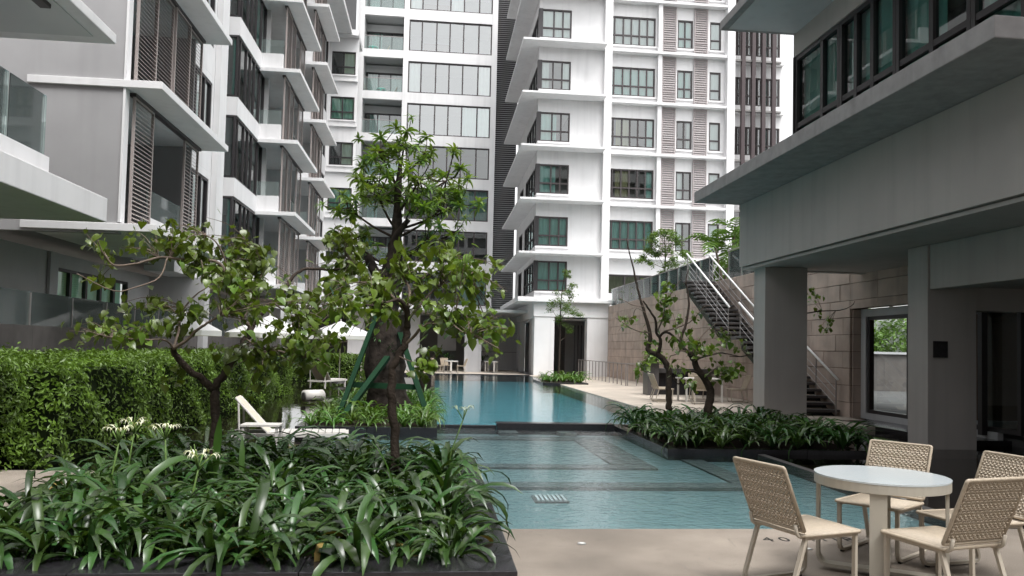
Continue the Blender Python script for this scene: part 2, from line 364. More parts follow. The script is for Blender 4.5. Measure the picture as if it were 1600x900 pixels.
# deck inlays
for k, (x, y, l) in enumerate(((1.27, 6.45, 'tiny round deck light in the open paving near the pool edge'), (3.13, 6.25, 'tiny round deck light under the left-hand wicker chair'))):
    d = thing('deck_light', l, 'light', (x, y, 0)); 
    c = [(x+.035*math.cos(a*math.pi/8), y+.035*math.sin(a*math.pi/8)) for a in range(16)]
    MB().prism(c, .0005, .006).build('rim', 'steel', d)
    c = [(x+.024*math.cos(a*math.pi/8), y+.024*math.sin(a*math.pi/8)) for a in range(16)]
    MB().prism(c, .006, .009).build('lens', 'lamp_lens', d)
def textmesh(s, size, name, m):
    cu = bpy.data.curves.new(name, 'FONT'); cu.body = s; cu.size = size; cu.extrude = .0008; cu.resolution_u = 3
    t = bpy.data.objects.new(name, cu); COL.objects.link(t); bpy.context.view_layer.update()
    dg = bpy.context.evaluated_depsgraph_get(); me = bpy.data.meshes.new_from_object(t.evaluated_get(dg)); bpy.data.objects.remove(t)
    me.materials.clear(); me.materials.append(MATS[m]); return me
dm = thing('depth_marking', 'black painted depth lettering on the deck along the pool edge', 'marking', (2.88, 6.52, .002))
for ch, xo in zip('40MTR', (0, .15, .42, .60, .73)): link('letter', textmesh(ch, .20, 'letter', 'paint_black'), dm, (xo, 0, 0))
# hairline cracks of the deck
cr = MB(); random.seed(3)
for st in ((2.55, 6.35), (2.05, 5.35), (2.2, 6.0)):
    p = Vector((*st, 0)); a = random.uniform(0, 6)
    for i in range(14):
        q = p+Vector((math.cos(a)*.045, math.sin(a)*.045, 0)); nrm = Vector((-math.sin(a), math.cos(a), 0))*.0018
        cr.quad(p-nrm+Vector((0,0,.0015)), q-nrm+Vector((0,0,.0015)), q+nrm+Vector((0,0,.0015)), p+nrm+Vector((0,0,.0015))); p = q; a += random.uniform(-.9, .9)
ck = cr.build('deck_cracks', 'granite_grey'); ck['kind'] = 'structure'

# ------------------------------------------------------------------ planters
def planter(name, label, x0, x1, y0, y1, zt, soil, t=.22):
    p = thing(name, label, 'planter', ((x0+x1)/2, (y0+y1)/2, 0))
    def run(a0, a1, fix0, fix1, axis):
        n = max(1, round((a1-a0)/1.2)); g = .002
        for i in range(n):
            u, v = a0+(a1-a0)*i/n+g, a0+(a1-a0)*(i+1)/n-g
            if axis == 'x': box('coping', 'granite', p, u, v, fix0, fix1, -1.2, zt, bevel=.006)
            else: box('coping', 'granite', p, fix0, fix1, u, v, -1.2, zt, bevel=.006)
    run(x0, x1, y0, y0+t, 'x'); run(x0, x1, y1-t, y1, 'x'); run(y0+t, y1-t, x0, x0+t, 'y'); run(y0+t, y1-t, x1-t, x1, 'y')
    box('soil', 'soil', p, x0+t, x1-t, y0+t, y1-t, -.3, soil)
    return p
planter('front_planter', 'low black granite planter in the left foreground full of strap-leaved lilies', -3.0, .49, 4.25, 8.6, .40, .34, .32)
planter('island_planter', 'black granite planter island under the big propped tree', -2.5, .12, 14.8, 24, .09, .05, .2)
planter('pool_planter', 'black granite planter between the shallow pool and the grey columns', 3.84, 7.4, 12.45, 16.6, .035, .03, .2)
planter('small_planter', 'small granite planter at the far pool corner holding one slender tree', 5.0, 7.1, 35.2, 38.8, .12, .10, .2)

# ------------------------------------------------------------------ stone retaining wall with stair
sw = thing('stone_wall', 'tall pinkish stone retaining wall of rough rectangular blocks along the pool deck', 'wall', (10.9, 33, 0))
box('backing', 'stone_back', sw, 10.66, 11.1, 19.02, 46.98, 0, 4.33)
random.seed(11)
blk = {}
zc = 0; rows = 10; H = 4.34/rows
for r in range(rows):
    y = 19.0; first = True
    while y < 46.95:
        L = random.choice((.7, 1.0, 1.0, 1.3, 1.3)); 
        if first: L *= (.5 if r % 2 else 1); first = False
        if y+L > 46.6: L = 47-y
        key = round(L, 2)
        if key not in blk:
            me = MB().box(-.07, 0, .006, L-.006, .006, H-.006).mesh('block', 'stone'); bm = bmesh.new(); bm.from_mesh(me); bmesh.ops.bevel(bm, geom=bm.edges[:], offset=.008, segments=1, affect='EDGES'); bm.to_mesh(me); bm.free(); blk[key] = me
        link('block', blk[key], sw, (10.665-10.9+random.uniform(-.012, .008), y-33, r*H)); y += L
# lintel over the glass doors and jamb
for r in range(6, 10):
    y = 14.0
    while y < 18.9:
        L = min(1.25, 19.0-y); box('block', 'stone', sw, 10.6, 10.66, y+.006, y+L-.006, max(r*H, 2.82)+.006, (r+1)*H-.006, bevel=.006); y += L
box('lintel_backing', 'stone_back', sw, 10.66, 11.0, 14.0, 19.0, 2.84, 4.33)
for r in range(7): box('block', 'stone', sw, 10.665, 10.98, 18.96, 19.015, r*H+.006, min((r+1)*H-.006, 2.8))
st = thing('stone_stair', 'open dark granite stair with steel railings climbing beside the stone wall', 'stairs', (9.95, 24, 0))
def flight(y0, z0, n, rise, run):
    for i in range(n):
        box('step', 'granite_grey', st, 9.42, 10.56, y0+i*run, y0+i*run+run+.05, z0+(i+1)*rise-.07, z0+(i+1)*rise, bevel=.008)
        box('riser', 'granite', st, 9.5, 10.5, y0+i*run+run-.02, y0+i*run+run+.01, z0+i*rise+.002, z0+(i+1)*rise-.075)
flight(19.4, .05, 13, 2.12/13, 4.1/13); flight(24.7, 2.17, 13, 2.18/13, 4.2/13)
box('landing', 'granite_grey', st, 9.42, 10.56, 23.56, 24.72, 2.07, 2.17)
for x in (9.55, 10.42):
    MB().quad((x, 19.4, .05), (x, 23.5, 2.05), (x, 23.5, 1.75), (x, 19.75, .05)).build('stringer', 'granite', st)
    MB().quad((x, 24.7, 2.05), (x, 28.9, 4.25), (x, 28.9, 3.9), (x, 24.7, 1.75)).build('stringer', 'granite', st)
    for (a, b_) in (((19.35, .05), (23.6, 2.17)), ((24.6, 2.17), (28.8, 4.35))):
        n = 5; P = [Vector((x, a[0]+(b_[0]-a[0])*i/(n-1), a[1]+(b_[1]-a[1])*i/(n-1))) for i in range(n)]
        for q in P: MB().tube([q, q+Vector((0, 0, .96))], .017, None, 6).build('post', 'rail_steel', st)
        MB().tube([P[0]+Vector((0, -.1, .95)), P[-1]+Vector((0, .1, 1.05))], .032, None, 8).build('handrail', 'rail_white', st, smooth=True)
        for h in (.28, .48, .68): MB().tube([P[0]+Vector((0, 0, h)), P[-1]+Vector((0, 0, h))], .009, None, 6).build('rail', 'steel', st)
# raised terrace behind the wall
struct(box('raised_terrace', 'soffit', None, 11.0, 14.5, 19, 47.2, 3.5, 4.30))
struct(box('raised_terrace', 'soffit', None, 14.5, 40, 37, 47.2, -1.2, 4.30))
tb = thing('terrace_balustrade', 'greenish glass balustrade along the top of the stone wall', 'balustrade', (10.8, 38, 4.34))
for i in range(12):
    y = 29.3+i*1.45; box('pane', 'glass_rail', tb, 10.74, 10.755, y, y+1.42, 4.34, 5.35); MB().tube([(10.73, y, 4.34), (10.73, y, 5.35)], .02, None, 6).build('post', 'rail_steel', tb)
MB().tube([(10.74, 29.3, 5.37), (10.74, 46.7, 5.37)], .022, None, 6).build('handrail', 'rail_steel', tb)
tb2 = thing('stair_head_balustrade', 'short glass balustrade with steel rail at the head of the stone stair', 'balustrade', (11.4, 25.5, 4.34))
for i in range(4): box('pane', 'glass_rail', tb2, 10.9, 10.912, 23.3+i*1.2, 24.46+i*1.2, 4.36, 5.4)
for i in range(5): MB().tube([(10.9, 23.28+i*1.2, 4.3), (10.9, 23.28+i*1.2, 5.45)], .022, None, 6).build('post', 'rail_steel', tb2)
MB().tube([(10.9, 23.2, 5.45), (10.9, 28.2, 5.45)], .022, None, 6).build('handrail', 'rail_steel', tb2)
# pool-deck fence by the ramp
pf = thing('ramp_railing', 'dark steel baluster railing on the pale pool deck near the white tower', 'railing', (8.75, 40, .05))
for i in range(15):
    y = 34.8+i*.83; box('baluster', 'rail_steel', pf, 8.72, 8.76, y, y+.04, .05, 1.03)
box('top_rail', 'rail_steel', pf, 8.71, 8.77, 34.8, 46.5, 1.03, 1.07)
for i in range(5): box('baluster', 'rail_steel', pf, 8.8+i*.42, 8.84+i*.42, 34.8, 34.84, .05, 1.03)
box('cross_rail', 'rail_steel', pf, 8.78, 10.58, 34.79, 34.84, 1.03, 1.07)
# bbq counter
bc = thing('stone_counter', 'dark grey stone counter with square end post on the pool deck', 'counter', (8.9, 28, .05))
box('end_post', 'granite_grey', bc, 7.75, 8.15, 27.6, 28.3, .05, 1.25, bevel=.01); box('top', 'granite_grey', bc, 8.16, 10.4, 28.0, 28.6, .85, 1.02, bevel=.01); box('body', 'granite', bc, 8.3, 10.3, 28.15, 28.5, .05, .85)
sp = thing('wall_sign', 'narrow dark blue notice board fixed upright on the stone wall', 'sign', (10.55, 24.3, 1.2)); box('board', 'sign_navy', sp, 10.54, 10.58, 24.15, 24.5, 1.1, 1.75); box('rail', 'steel', sp, 10.53, 10.585, 24.15, 24.5, 1.75, 1.77)

# ------------------------------------------------------------------ right tower
T = thing('apartment_tower', 'bright white apartment tower with projecting corner ledges, mauve shutters and dark vertical fins', 'building', (14, 52, 0))
F0, FH, NF = 7.44, 3.27, 7
YF = 47.6
floors = [4.68]+[F0+FH*k for k in range(NF)]
tops = floors[1:]+[F0+FH*NF]
ztop = tops[-1]
box('core', 'interior', T, 8.6, 22, 50.6, 60, .1, ztop+1)
box('roof', 'white', T, 6.0, 22.2, 47.6, 60, ztop, ztop+.4)
random.seed(5)
def curts():
    c = random.choice(('curtain_teal', 'curtain_white', 'curtain_teal')); t = random.random()
    if t < .12: return ((.15, .5, 'curtain_tan'), (.8, 1, c))
    if t < .3: return ((0, 1, c),)
    if t < .6: return ((0, .33, c), (.72, 1, c))
    if t < .8: return ((0, .6, c),)
    return ((.7, 1, c),)
def wall_open(parent, x0, x1, y0, y1, z0, z1, ops, m='white'):
    # vertical wall facing -y with rectangular openings [(xa, xb, za, zb)] sorted by x, one row
    mb = MB(); x = x0
    for (xa, xb, za, zb) in ops:
        if xa > x: mb.box(x, xa, y0, y1, z0, z1)
        mb.box(xa, xb, y0, y1, z0, za); mb.box(xa, xb, y0, y1, zb, z1); x = xb
    if x1 > x: mb.box(x, x1, y0, y1, z0, z1)
    return mb.build('wall', m, parent)
def wall_open_y(parent, x0, x1, y0, y1, z0, z1, ops, m='white'):
    mb = MB(); y = y0
    for (ya_, yb, za, zb) in ops:
        if ya_ > y: mb.box(x0, x1, y, ya_, z0, z1)
        mb.box(x0, x1, ya_, yb, z0, za); mb.box(x0, x1, ya_, yb, zb, z1); y = yb
    if y1 > y: mb.box(x0, x1, y, y1, z0, z1)
    return mb.build('wall', m, parent)
for k, (f, t) in enumerate(zip(floors, tops)):
    h = t-f; sill = f+.58 if k else f+.55; head = min(f+2.42, t-.32)
    # corner block, front
    wall_open(T, 6.1, 10.2, YF, YF+.3, f+.12, t, [(6.16, 8.12, sill, head)])
    window(T, 6.16, YF+.06, sill, 1.96, head-sill, (.43, .72), (.36,), curtains=((0, 1, 'curtain_teal'),) if k in (0, 1) else curts())
    box('corner_post', 'dark_frame', T, 6.04, 6.30, YF-.03, YF+.32, sill, head)
    box('sill', 'white', T, 6.1, 8.2, YF-.1, YF-.002, sill-.13, sill-.02)
    box('ledge', 'white', T, 4.98, 10.19, 46.5, 58.9, f-.02, f+.10)
    # corner block, left side
    wall_open_y(T, 6.1, 6.4, YF+.31, 59, f+.12, t, [(YF+.33, YF+6.0, sill, head), (YF+7.2, YF+9.6, f+.4, head)])
    for (ya_, L) in ((YF+6.0, 5.67), (YF+9.6, 2.4)):
        window(T, 6.16, ya_, sill if L > 3 else f+.4, L, head-(sill if L > 3 else f+.4), (.25, .5, .75), (.36,) if L > 3 else (), rz=-math.pi/2, gm='glass_dark', fm='dark_frame')
    box('floor_plate', 'interior', T, 6.45, 22, 47.95, 60, f-.01, f+.11)
    if k == 0:
        wall_open(T, 10.68, 18.2, YF+.35, YF+.6, f-.4, t, [(10.72, 13.6, f+.55, f+1.75), (15.0, 16.0, f+.6, f+1.75)])
        window(T, 10.72, YF+.42, f+.55, 2.88, 1.2, (.4, .7), (), curtains=((0, .75, 'curtain_tan'),), gm='glass_dark'); window(T, 15, YF+.42, f+.6, 1.0, 1.15, (.5,), ())
        continue
    # main front
    wall_open(T, 10.68, 18.19, YF+.35, YF+.6, f+.12, t, [(10.72, 13.62, sill-.02, head), (15.06, 16.08, sill, head), (17.2, 17.95, sill, head)])
    window(T, 10.72, YF+.42, sill-.02, 2.9, head-sill+.02, (.085, .28, .46, .64, .82), (.36,), curtains=curts())
    window(T, 15.06, YF+.42, sill, 1.02, head-sill, (.5,), (.36,), curtains=curts())
    window(T, 17.2, YF+.42, sill, .75, head-sill, (), (.36,), curtains=((0, 1, 'curtain_white'),))
    for xa, xb in ((10.69, 13.8), (15.0, 16.1), (17.12, 18.15)): box('sill', 'white', T, xa, xb, YF+.24, YF+.345, sill-.14, sill-.04)
    box('ledge', 'white', T, 10.69, 18.18, YF-.15, YF+.34, f-.04, f+.10)
    box('pier', 'white', T, 13.72, 13.98, YF+.0, YF+.345, f+.102, t-.042)
    for xs in (14.06, 16.13): louvre(T, xs, YF+.26, f+.14, .9, FH-.24, 0, 'shutter', .14, .06, 'shutter', .09)
    for xs in (14.06, 16.13): box('shutter_rail', 'shutter', T, xs+.06, xs+.84, YF+.22, YF+.3, f+.9, f+1.0)
    # recessed bay with fins
    wall_open(T, 18.7, 22.2, YF+.9, YF+1.1, f, t, [(18.95+.72*i, 19.5+.72*i, sill-.02, head) for i in range(4)]+[(21.85, 22.15, sill, head)])
    for i in range(4): window(T, 18.95+.72*i, YF+.95, sill-.02, .55, head-sill+.02, (.5,), (.36,), curtains=((0, .5, 'curtain_white'),) if i % 2 else ())
    window(T, 21.85, YF+.95, sill, .3, head-sill, (), (.36,))
    box('ledge', 'white', T, 18.71, 22.3, YF+.55, YF+.89, f-.05, f+.08)
    for i in range(4): box('fin', 'fin', T, 19.32+.68*i, 19.56+.68*i, YF+.25, YF+.5, f, t-.004); box('fin_bracket', 'fin', T, 19.38+.68*i, 19.5+.68*i, YF+.5, YF+.56, f-.02, f+.06)
box('pillar', 'white', T, 10.2, 10.68, YF-.35, YF+.6, 4.3, ztop); box('pillar', 'white', T, 18.19, 18.69, YF-.2, YF+1.1, 4.3, ztop)
box('side_wall', 'white', T, 22.2, 22.6, YF+.9, 60, 0, ztop)
# tower base
box('beam', 'white', T, 6.0, 10.62, 46.75, 47.5, 3.62, 4.62); box('canopy', 'white', T, 4.98, 10.95, 46.4, 59, 4.50, 4.655)
box('column', 'white', T, 6.06, 7.28, 46.8, 47.9, -.4, 3.615); box('pier', 'white', T, 9.3, 10.6, 46.8, 47.6, 0, 3.615)
box('side_beam', 'white_cool_paint', T, 6.0, 6.6, 47.52, 58.9, 3.55, 4.495)
box('side_panel', 'light_grey', T, 6.3, 6.5, 48.3, 51.2, .05, 3.545); box('side_pier', 'white_cool_paint', T, 6.05, 6.4, 54.5, 55.6, .05, 3.545); box('side_pier', 'white_cool_paint', T, 6.05, 6.6, 58, 59, .05, 3.545)
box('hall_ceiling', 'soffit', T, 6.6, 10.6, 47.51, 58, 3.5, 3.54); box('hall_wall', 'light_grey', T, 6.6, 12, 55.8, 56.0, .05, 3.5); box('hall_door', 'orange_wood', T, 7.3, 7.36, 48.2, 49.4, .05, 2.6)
for i in range(4): box('hall_grille', 'dark_frame', T, 8.9+i*.22, 8.98+i*.22, 49.0, 49.05, .05, 3.2)
box('hall_sign', 'dark_frame', T, 8.3, 8.55, 55.7, 55.79, 1.4, 1.7)
box('side_return', 'stone_back', T, 10.6, 11.5, 47.3, 48.0, .05, 4.29)

# ------------------------------------------------------------------ centre tower
C = thing('apartment_tower', 'tall white apartment block at the far end with wide sliding windows and recessed balconies', 'building', (-1, 62, 0))
S0, SH, NC = 4.79, 3.217, 10
zt = S0+SH*NC
for (xa, xb) in ((-6.3, -5.8), (-2.84, -2.45), (3.88, 4.30)): box('pillar', 'white', C, xa, xb, 58.88, 61.4, 3.6, zt)
box('back_wall', 'interior', C, -6.2, 4.3, 63.2, 63.5, 0, zt); box('roof', 'white', C, -6.3, 4.3, 58.9, 64, zt, zt+.5)
box('flank', 'white', C, 4.0, 4.28, 61.42, 64, 0, zt); box('flank', 'white', C, -6.28, -6.0, 61.42, 64, 0, zt)
random.seed(21)
for k in range(NC+1):
    s = S0+SH*k
    box('spandrel', 'white', C, -2.45, 3.88, 58.95, 59.3, s-SH+2.42, s-.0); box('floor_plate', 'soffit', C, -2.44, 3.87, 59.32, 63.2, s-.40, s-.15)
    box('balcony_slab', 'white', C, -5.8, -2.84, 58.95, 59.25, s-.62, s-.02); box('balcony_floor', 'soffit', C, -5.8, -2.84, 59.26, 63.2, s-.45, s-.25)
    if k == NC: break
    cols = (.155, .33, .49, .655, .84)
    cu = ()
    if k in (0, 2, 4): cu = ((.66, 1, 'curtain_teal'),)
    if k == 5: cu = ((.0, .16, 'curtain_white'), (.84, 1, 'curtain_white'))
    if k == 7: cu = ((0, .16, 'curtain_white'), (.5, .66, 'curtain_white'))
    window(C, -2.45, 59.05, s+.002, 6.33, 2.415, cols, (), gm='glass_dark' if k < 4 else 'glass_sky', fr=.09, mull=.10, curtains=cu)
    if k in (6, 7): box('cupboard', 'wood_panel', C, -1.4, .6, 62.2, 62.8, s+.1, s+1.9)
    # balcony
    MB().quad((-5.75, 59.05, s), (-2.88, 59.05, s), (-2.88, 59.05, s+1.0), (-5.75, 59.05, s+1.0)).build('balustrade_glass', 'glass_rail', C)
    box('balustrade_rail', 'rail_steel', C, -5.76, -2.86, 59.03, 59.07, s+1.0, s+1.035)
    window(C, -5.7, 60.9, s-.2, 2.8, 2.25, (.33, .66), (), fm='dark_frame', gm='glass_dark', curtains=((0, .3, 'curtain_teal'), (.66, 1, 'curtain_white')) if k % 2 else ((.1, .4, 'curtain_teal'),), name='balcony_door')
    box('balcony_wall', 'soffit', C, -5.79, -2.85, 60.86, 61.0, s+2.06, s+2.62)
# dark louvred shaft beside it
box('shaft_wall', 'louvre_dark', C, 4.32, 6.05, 60.2, 60.4, 4.1, zt)
lb = MB()
for i in range(int((zt-4.2)/.16)):
    z = 4.2+i*.16; lb.quad((4.32, 59.75, z), (5.95, 59.75, z), (5.95, 59.95, z+.09), (4.32, 59.95, z+.09)); lb.quad((4.32, 59.75, z-.03), (5.95, 59.75, z-.03), (5.95, 59.75, z), (4.32, 59.75, z))
lo = lb.build('louvre_slats', 'louvre_slat', C); lo['kind'] = 'stuff'
# ground storey
box('base_wall', 'light_grey', C, 2.6, 6.05, 56.5, 57, .05, 4.15); box('base_soffit', 'soffit', C, -8, 6.0, 50, 59, 3.95, 4.12); box('base_fascia', 'white', C, -8, 4.3, 58.6, 58.94, 3.6, 4.79)
box('column', 'light_grey', C, 2.05, 3.15, 51.2, 52.0, .05, 3.945); box('column', 'light_grey', C, -5.5, -4.5, 51.2, 52, .05, 3.945); box('column', 'light_grey', C, -1.9, -.9, 52, 53, .05, 3.945)
box('base_back', 'interior', C, -8, 2.6, 58.3, 58.6, .05, 3.94); box('base_panel', 'light_grey', C, .3, 1.6, 55, 55.2, 1.4, 3.9)
for zj in (1.35, 2.7): box('joint', 'granite_grey', C, 2.6, 6.04, 56.492, 56.5, zj, zj+.03)
# link wing between left block and tower
KB = thing('link_wing', 'narrow white wing with square windows between the left block and the far tower', 'building', (-7, 55, 0))
box('back', 'louvre_dark', KB, -9, -6.32, 57.5, 57.8, 0, 37)
for k in range(6):
    f = 3.9+SH*k
    wall_open(KB, -9, -5.75, 55, 55.25, f, f+SH-.003, [(-7.6, -5.95, f+.62, f+2.25)]); window(KB, -7.6, 55.08, f+.62, 1.65, 1.63, (.5,), (.35,), fm='dark_frame', curtains=random.choice((((0, .5, 'curtain_teal'),), ((.5, 1, 'curtain_white'),), ((0, 1, 'curtain_teal'),))))
    box('sill', 'white', KB, -7.7, -5.85, 54.9, 54.995, f+.5, f+.58); box('ledge', 'white', KB, -9, -5.76, 54.82, 54.994, f+.1, f+.22)
box('cap', 'white', KB, -9, -5.75, 54.4, 57.4, 3.9+SH*6, 3.9+SH*6+.4)

# ------------------------------------------------------------------ block behind the viewpoint (it closes the court and shows in the windows)
Bk = thing('apartment_block', 'white apartment block closing the court behind the viewpoint, mirrored in far windows', 'building', (0, -20, 0))
box('body', 'interior', Bk, -30, 35, -30, -20.5, 0, 31)
for k in range(10): box('band', 'white', Bk, -30, 35, -20.4, -19.6, 2.6+k*3.1, 3.9+k*3.1)
for i in range(14): box('pier', 'white', Bk, -30+i*5, -29.3+i*5, -20.3, -19.5, 0, 33)
# ------------------------------------------------------------------ left apartment block
A = thing('apartment_block', 'white and grey apartment block on the left with thin slabs and sliding louvre screens', 'building', (-9, 32, 0))
SB = [4.0, 7.2, 10.38, 13.55, 16.7, 19.9, 23.1]; ST = .17; ZT = 23.3
RZ = math.pi/2
box('end_wall', 'grey_paint', A, -22, -6.98, 17.9, 18.1, 3.95, ZT); box('lower_end_wall', 'ground_grey', A, -22, -9.7, 17.9, 18.1, 1.35, 3.94); box('end_trim', 'white', A, -6.98, -6.93, 17.86, 18.1, 4.2, ZT)
box('core', 'interior', A, -14, -9.6, 18.1, 55, 4.2, ZT); box('roof', 'white', A, -14, -6.2, 17.9, 55, ZT, ZT+.3)
# ground storey, set back
wall_open_y(A, -10.7, -10.5, 18.1, 55, 1.35, 3.99, [(22.8, 28.0, 1.5, 3.6)], 'ground_grey')
window(A, -10.55, 22.8, 1.5, 5.2, 2.1, (.2, .4, .6, .8), (), rz=RZ, fm='dark_frame', gm='glass_clear', mull=.14, curtains=((0, .98, 'curtain_teal'),))
box('door_trim', 'light_grey', A, -10.48, -10.4, 22.3, 22.75, 1.36, 3.98); box('ground_pier', 'ground_grey', A, -10.5, -8.5, 30, 30.6, 1.36, 3.98)
def balcony_block(y0, y1, sx=-6.15, solid=()):
    for k, z in enumerate(SB):
        box('slab', 'white', A, -9.0, sx, y0, y1, z, z+ST, bevel=.01)
        if k == len(SB)-1: continue
        f = z+ST; t = SB[k+1]; yy0, yy1 = y0+.4, y1-.25; W = yy1-yy0
        box('back_wall', 'grey_paint', A, -9.3, -9.15, yy0, yy1, f, t); box('party_wall', 'white' if y0 > 30 else 'grey_paint', A, -9.1, -7.1, yy1-.12, yy1, f, t)
        window(A, -9.1, yy0+W*.35, f+.02, W*.4, 2.4, (.5,), (), rz=RZ, fm='light_grey', gm='glass_dark', curtains=((0, .4, 'curtain_white'),), name='balcony_door')
        if y0 > 30:
            box('parapet', 'white', A, -8.2, -6.95, y0+.25, y0+.4, f, f+.72); MB().quad((-8.2, y0+.3, f+.72), (-6.95, y0+.3, f+.72), (-6.95, y0+.3, f+1.35), (-8.2, y0+.3, f+1.35)).build('balustrade_glass', 'glass_rail', A)
        box('screen_track', 'brown_frame', A, -6.98, -6.84, yy0, yy1, t-.08, t-.002)
        n = 4; w_ = W/n
        for i in range(n):
            if (k, i) in solid: continue
            louvre(A, -6.88-(.05 if i % 2 else 0), yy0+i*w_, f+.03, w_-.02, t-f-.12, RZ, 'screen', .095, .05)
        if any(s[0] == k for s in solid):
            ids = [s[1] for s in solid if s[0] == k]; ya_, yb = yy0+min(ids)*w_, yy0+(max(ids)+1)*w_
            box('parapet', 'white', A, -7.05, -6.92, ya_-.1, yb+.2, f, f+.42); box('balustrade_glass', 'glass_rail', A, -6.99, -6.975, ya_, yb, f+.42, f+1.1)
balcony_block(17.83, 23.48, solid=((0, 1), (0, 2)))
balcony_block(34.7, 40.5, solid=((1, 2), (3, 2), (2, 2)))
balcony_block(42.4, 47.3, sx=-6.1, solid=((1, 2), (4, 2)))
# white window strip, then chamfered bay windows
for k, z in enumerate(SB[:-1]):
    t = SB[k+1]
    wall_open_y(A, -7.7, -7.5, 23.3, 27.6, z, t-.003, [(23.5, 26.4, z+.95, z+2.95)])
    window(A, -7.54, 23.5, z+.95, 2.9, 2.0, (.45, .75), (), rz=RZ, fm='dark_frame', gm='glass', mull=.1, curtains=((.1, .5, 'curtain_teal'),))
    box('pilaster', 'white', A, -7.49, -7.3, 26.6, 27.4, z, t-.004)
    # bay
    poly = [(-9.5, 31.0), (-7.84, 31.0), (-7.84, 35.75), (-9.5, 35.75)]
    MB().prism(poly, z+.08, z+.80).build('bay_spandrel', 'white', A)
    inner = [(-9.4, 31.1), (-7.95, 31.1), (-7.95, 35.7), (-9.4, 35.7)]
    MB().prism(inner, z-.02, z+.07).build('bay_floor', 'soffit', A)
    h = t+.08-(z+.80)
    window(A, -7.9, 31.05, z+.80, 4.68, h, (.08, .3, .45, .6, .82), (), rz=RZ, fm='dark_frame', gm='glass_dark', mull=.1, curtains=random.choice(((), ((0, .2, 'curtain_teal'),), ((.7, 1, 'curtain_teal'),))))
    window(A, -9.5, 31.02, z+.80, 1.62, h, (.5,), (), rz=0, fm='dark_frame', gm='glass_dark', curtains=((0, .6, 'curtain_teal'),))
    box('bay_back', 'interior', A, -9.58, -9.51, 30, 35.7, z+.8, t)
    box('bay_edge', 'white', A, -8.2, -7.72, 35.76, 35.95, z, t-.004)
    # plain white strips further on
    for (ya_, yb) in ((40.4, 42.6), (47.2, 55)):
        wall_open_y(A, -8.0, -7.8, ya_, yb, z, t-.003, [(ya_+.4, yb-.4, z+.95, z+2.9)]); window(A, -7.84, ya_+.4, z+.95, yb-ya_-.8, 1.95, (.33, .66), (), rz=RZ, fm='dark_frame', gm='glass_dark', mull=.1)
box('bay_pilaster', 'white', A, -9.9, -8.9, 27.7, 30.6, 4.0, ZT)
# plunge terrace wall
tw = thing('terrace_wall', 'dark granite terrace wall behind the clipped hedge', 'wall', (-8.8, 25, 0)); 
for i in range(18): box('panel', 'wall_granite', tw, -8.9, -8.7, 2+i*2.0+.004, 4+i*2.0-.004, -.3, 1.88)
tg = thing('terrace_balustrade', 'frameless glass balustrade standing on the granite terrace wall at left', 'balustrade', (-8.8, 25, 1.88))
for i in range(18): box('pane', 'glass_rail', tg, -8.805, -8.79, 2+i*2.0+.02, 4+i*2.0-.02, 1.88, 2.62); box('clamp', 'rail_steel', tg, -8.83, -8.77, 1.97+i*2, 2.03+i*2, 1.88, 2.60)
# nearest block at the left edge
N = thing('apartment_block', 'nearest white balcony at the left edge with dark louvre screen and thick slab', 'building', (-8, 8, 0))
box('slab', 'white', N, -16, -5.85, -2, 14.5, 3.69, 4.12, bevel=.015); box('slab', 'white', N, -16, -5.85, -2, 14.56, 6.94, 7.12, bevel=.015); box('slab', 'white', N, -16, -5.85, -2, 14.56, 10.2, 10.38); box('soffit_panel', 'soffit', N, -15, -6.1, -1, 14.2, 6.92, 6.939)
box('parapet', 'white', N, -6.45, -6.3, 9.9, 13.3, 4.12, 4.55, bevel=.008)
for i in range(3): box('balustrade_glass', 'glass_rail', N, -6.39, -6.375, 9.9+i*1.14, 11.0+i*1.14, 4.55, 5.55)
MB().quad((-9, 13.28, 4.6), (-6.4, 13.28, 4.6), (-6.4, 13.28, 5.55), (-9, 13.28, 5.55)).build('balustrade_glass', 'glass_rail', N)
box('column', 'white', N, -6.75, -6.5, 11.15, 11.35, 4.12, 6.92)
for i in range(4): louvre(N, -6.28, 11.1-1.5*(i+1), 4.15, 1.49, 2.7, RZ, 'screen', .10, .05)
box('screen_track', 'brown_frame', N, -6.36, -6.2, 2, 12.9, 6.85, 6.919); box('room_wall', 'light_grey', N, -9.4, -9.2, -2, 12, 4.12, 6.92); box('mass', 'grey_paint', N, -16, -9.5, -2, 11.5, .0, 13)
box('upper_wall', 'white', N, -9.0, -8.8, -2, 13, 7.12, 10.2)

# ------------------------------------------------------------------ pavilion on the right
P = thing('pavilion_building', 'dark grey building on the right raised on square columns over a black pond', 'building', (11, 12, 0))
box('fascia', 'pavilion_grey', P, 7.45, 7.75, -8, 18.5, 3.74, 5.28); box('fascia_bead', 'pavilion_grey', P, 7.52, 7.80, -8, 18.45, 3.66, 3.72); box('fascia_far', 'pavilion_grey', P, 7.75, 22, 18.25, 18.5, 3.66, 5.28)
box('ceiling', 'pavilion_grey', P, 7.8, 22, -8, 18.24, 3.68, 3.80)
box('ledge', 'ledge_concrete', P, 6.3, 22, 8.2, 18.55, 5.29, 5.56, bevel=.015)
box('column', 'pavilion_grey', P, 7.72, 8.76, 17.6, 18.24, -.6, 3.675, bevel=.01); box('column', 'pavilion_grey', P, 8.93, 9.88, 13.35, 13.95, -.6, 3.675, bevel=.01); box('column', 'pavilion_grey', P, 8.93, 9.88, 3.0, 3.6, -.6, 3.675)
box('inner_beam', 'pavilion_grey', P, 8.97, 9.35, -8, 13.34, 2.86, 3.67); box('inner_soffit', 'pavilion_grey', P, 9.36, 22, -8, 13.6, 2.92, 3.0)
box('inner_beam', 'pavilion_grey', P, 9.89, 22, 13.4, 13.8, 2.5, 3.67)
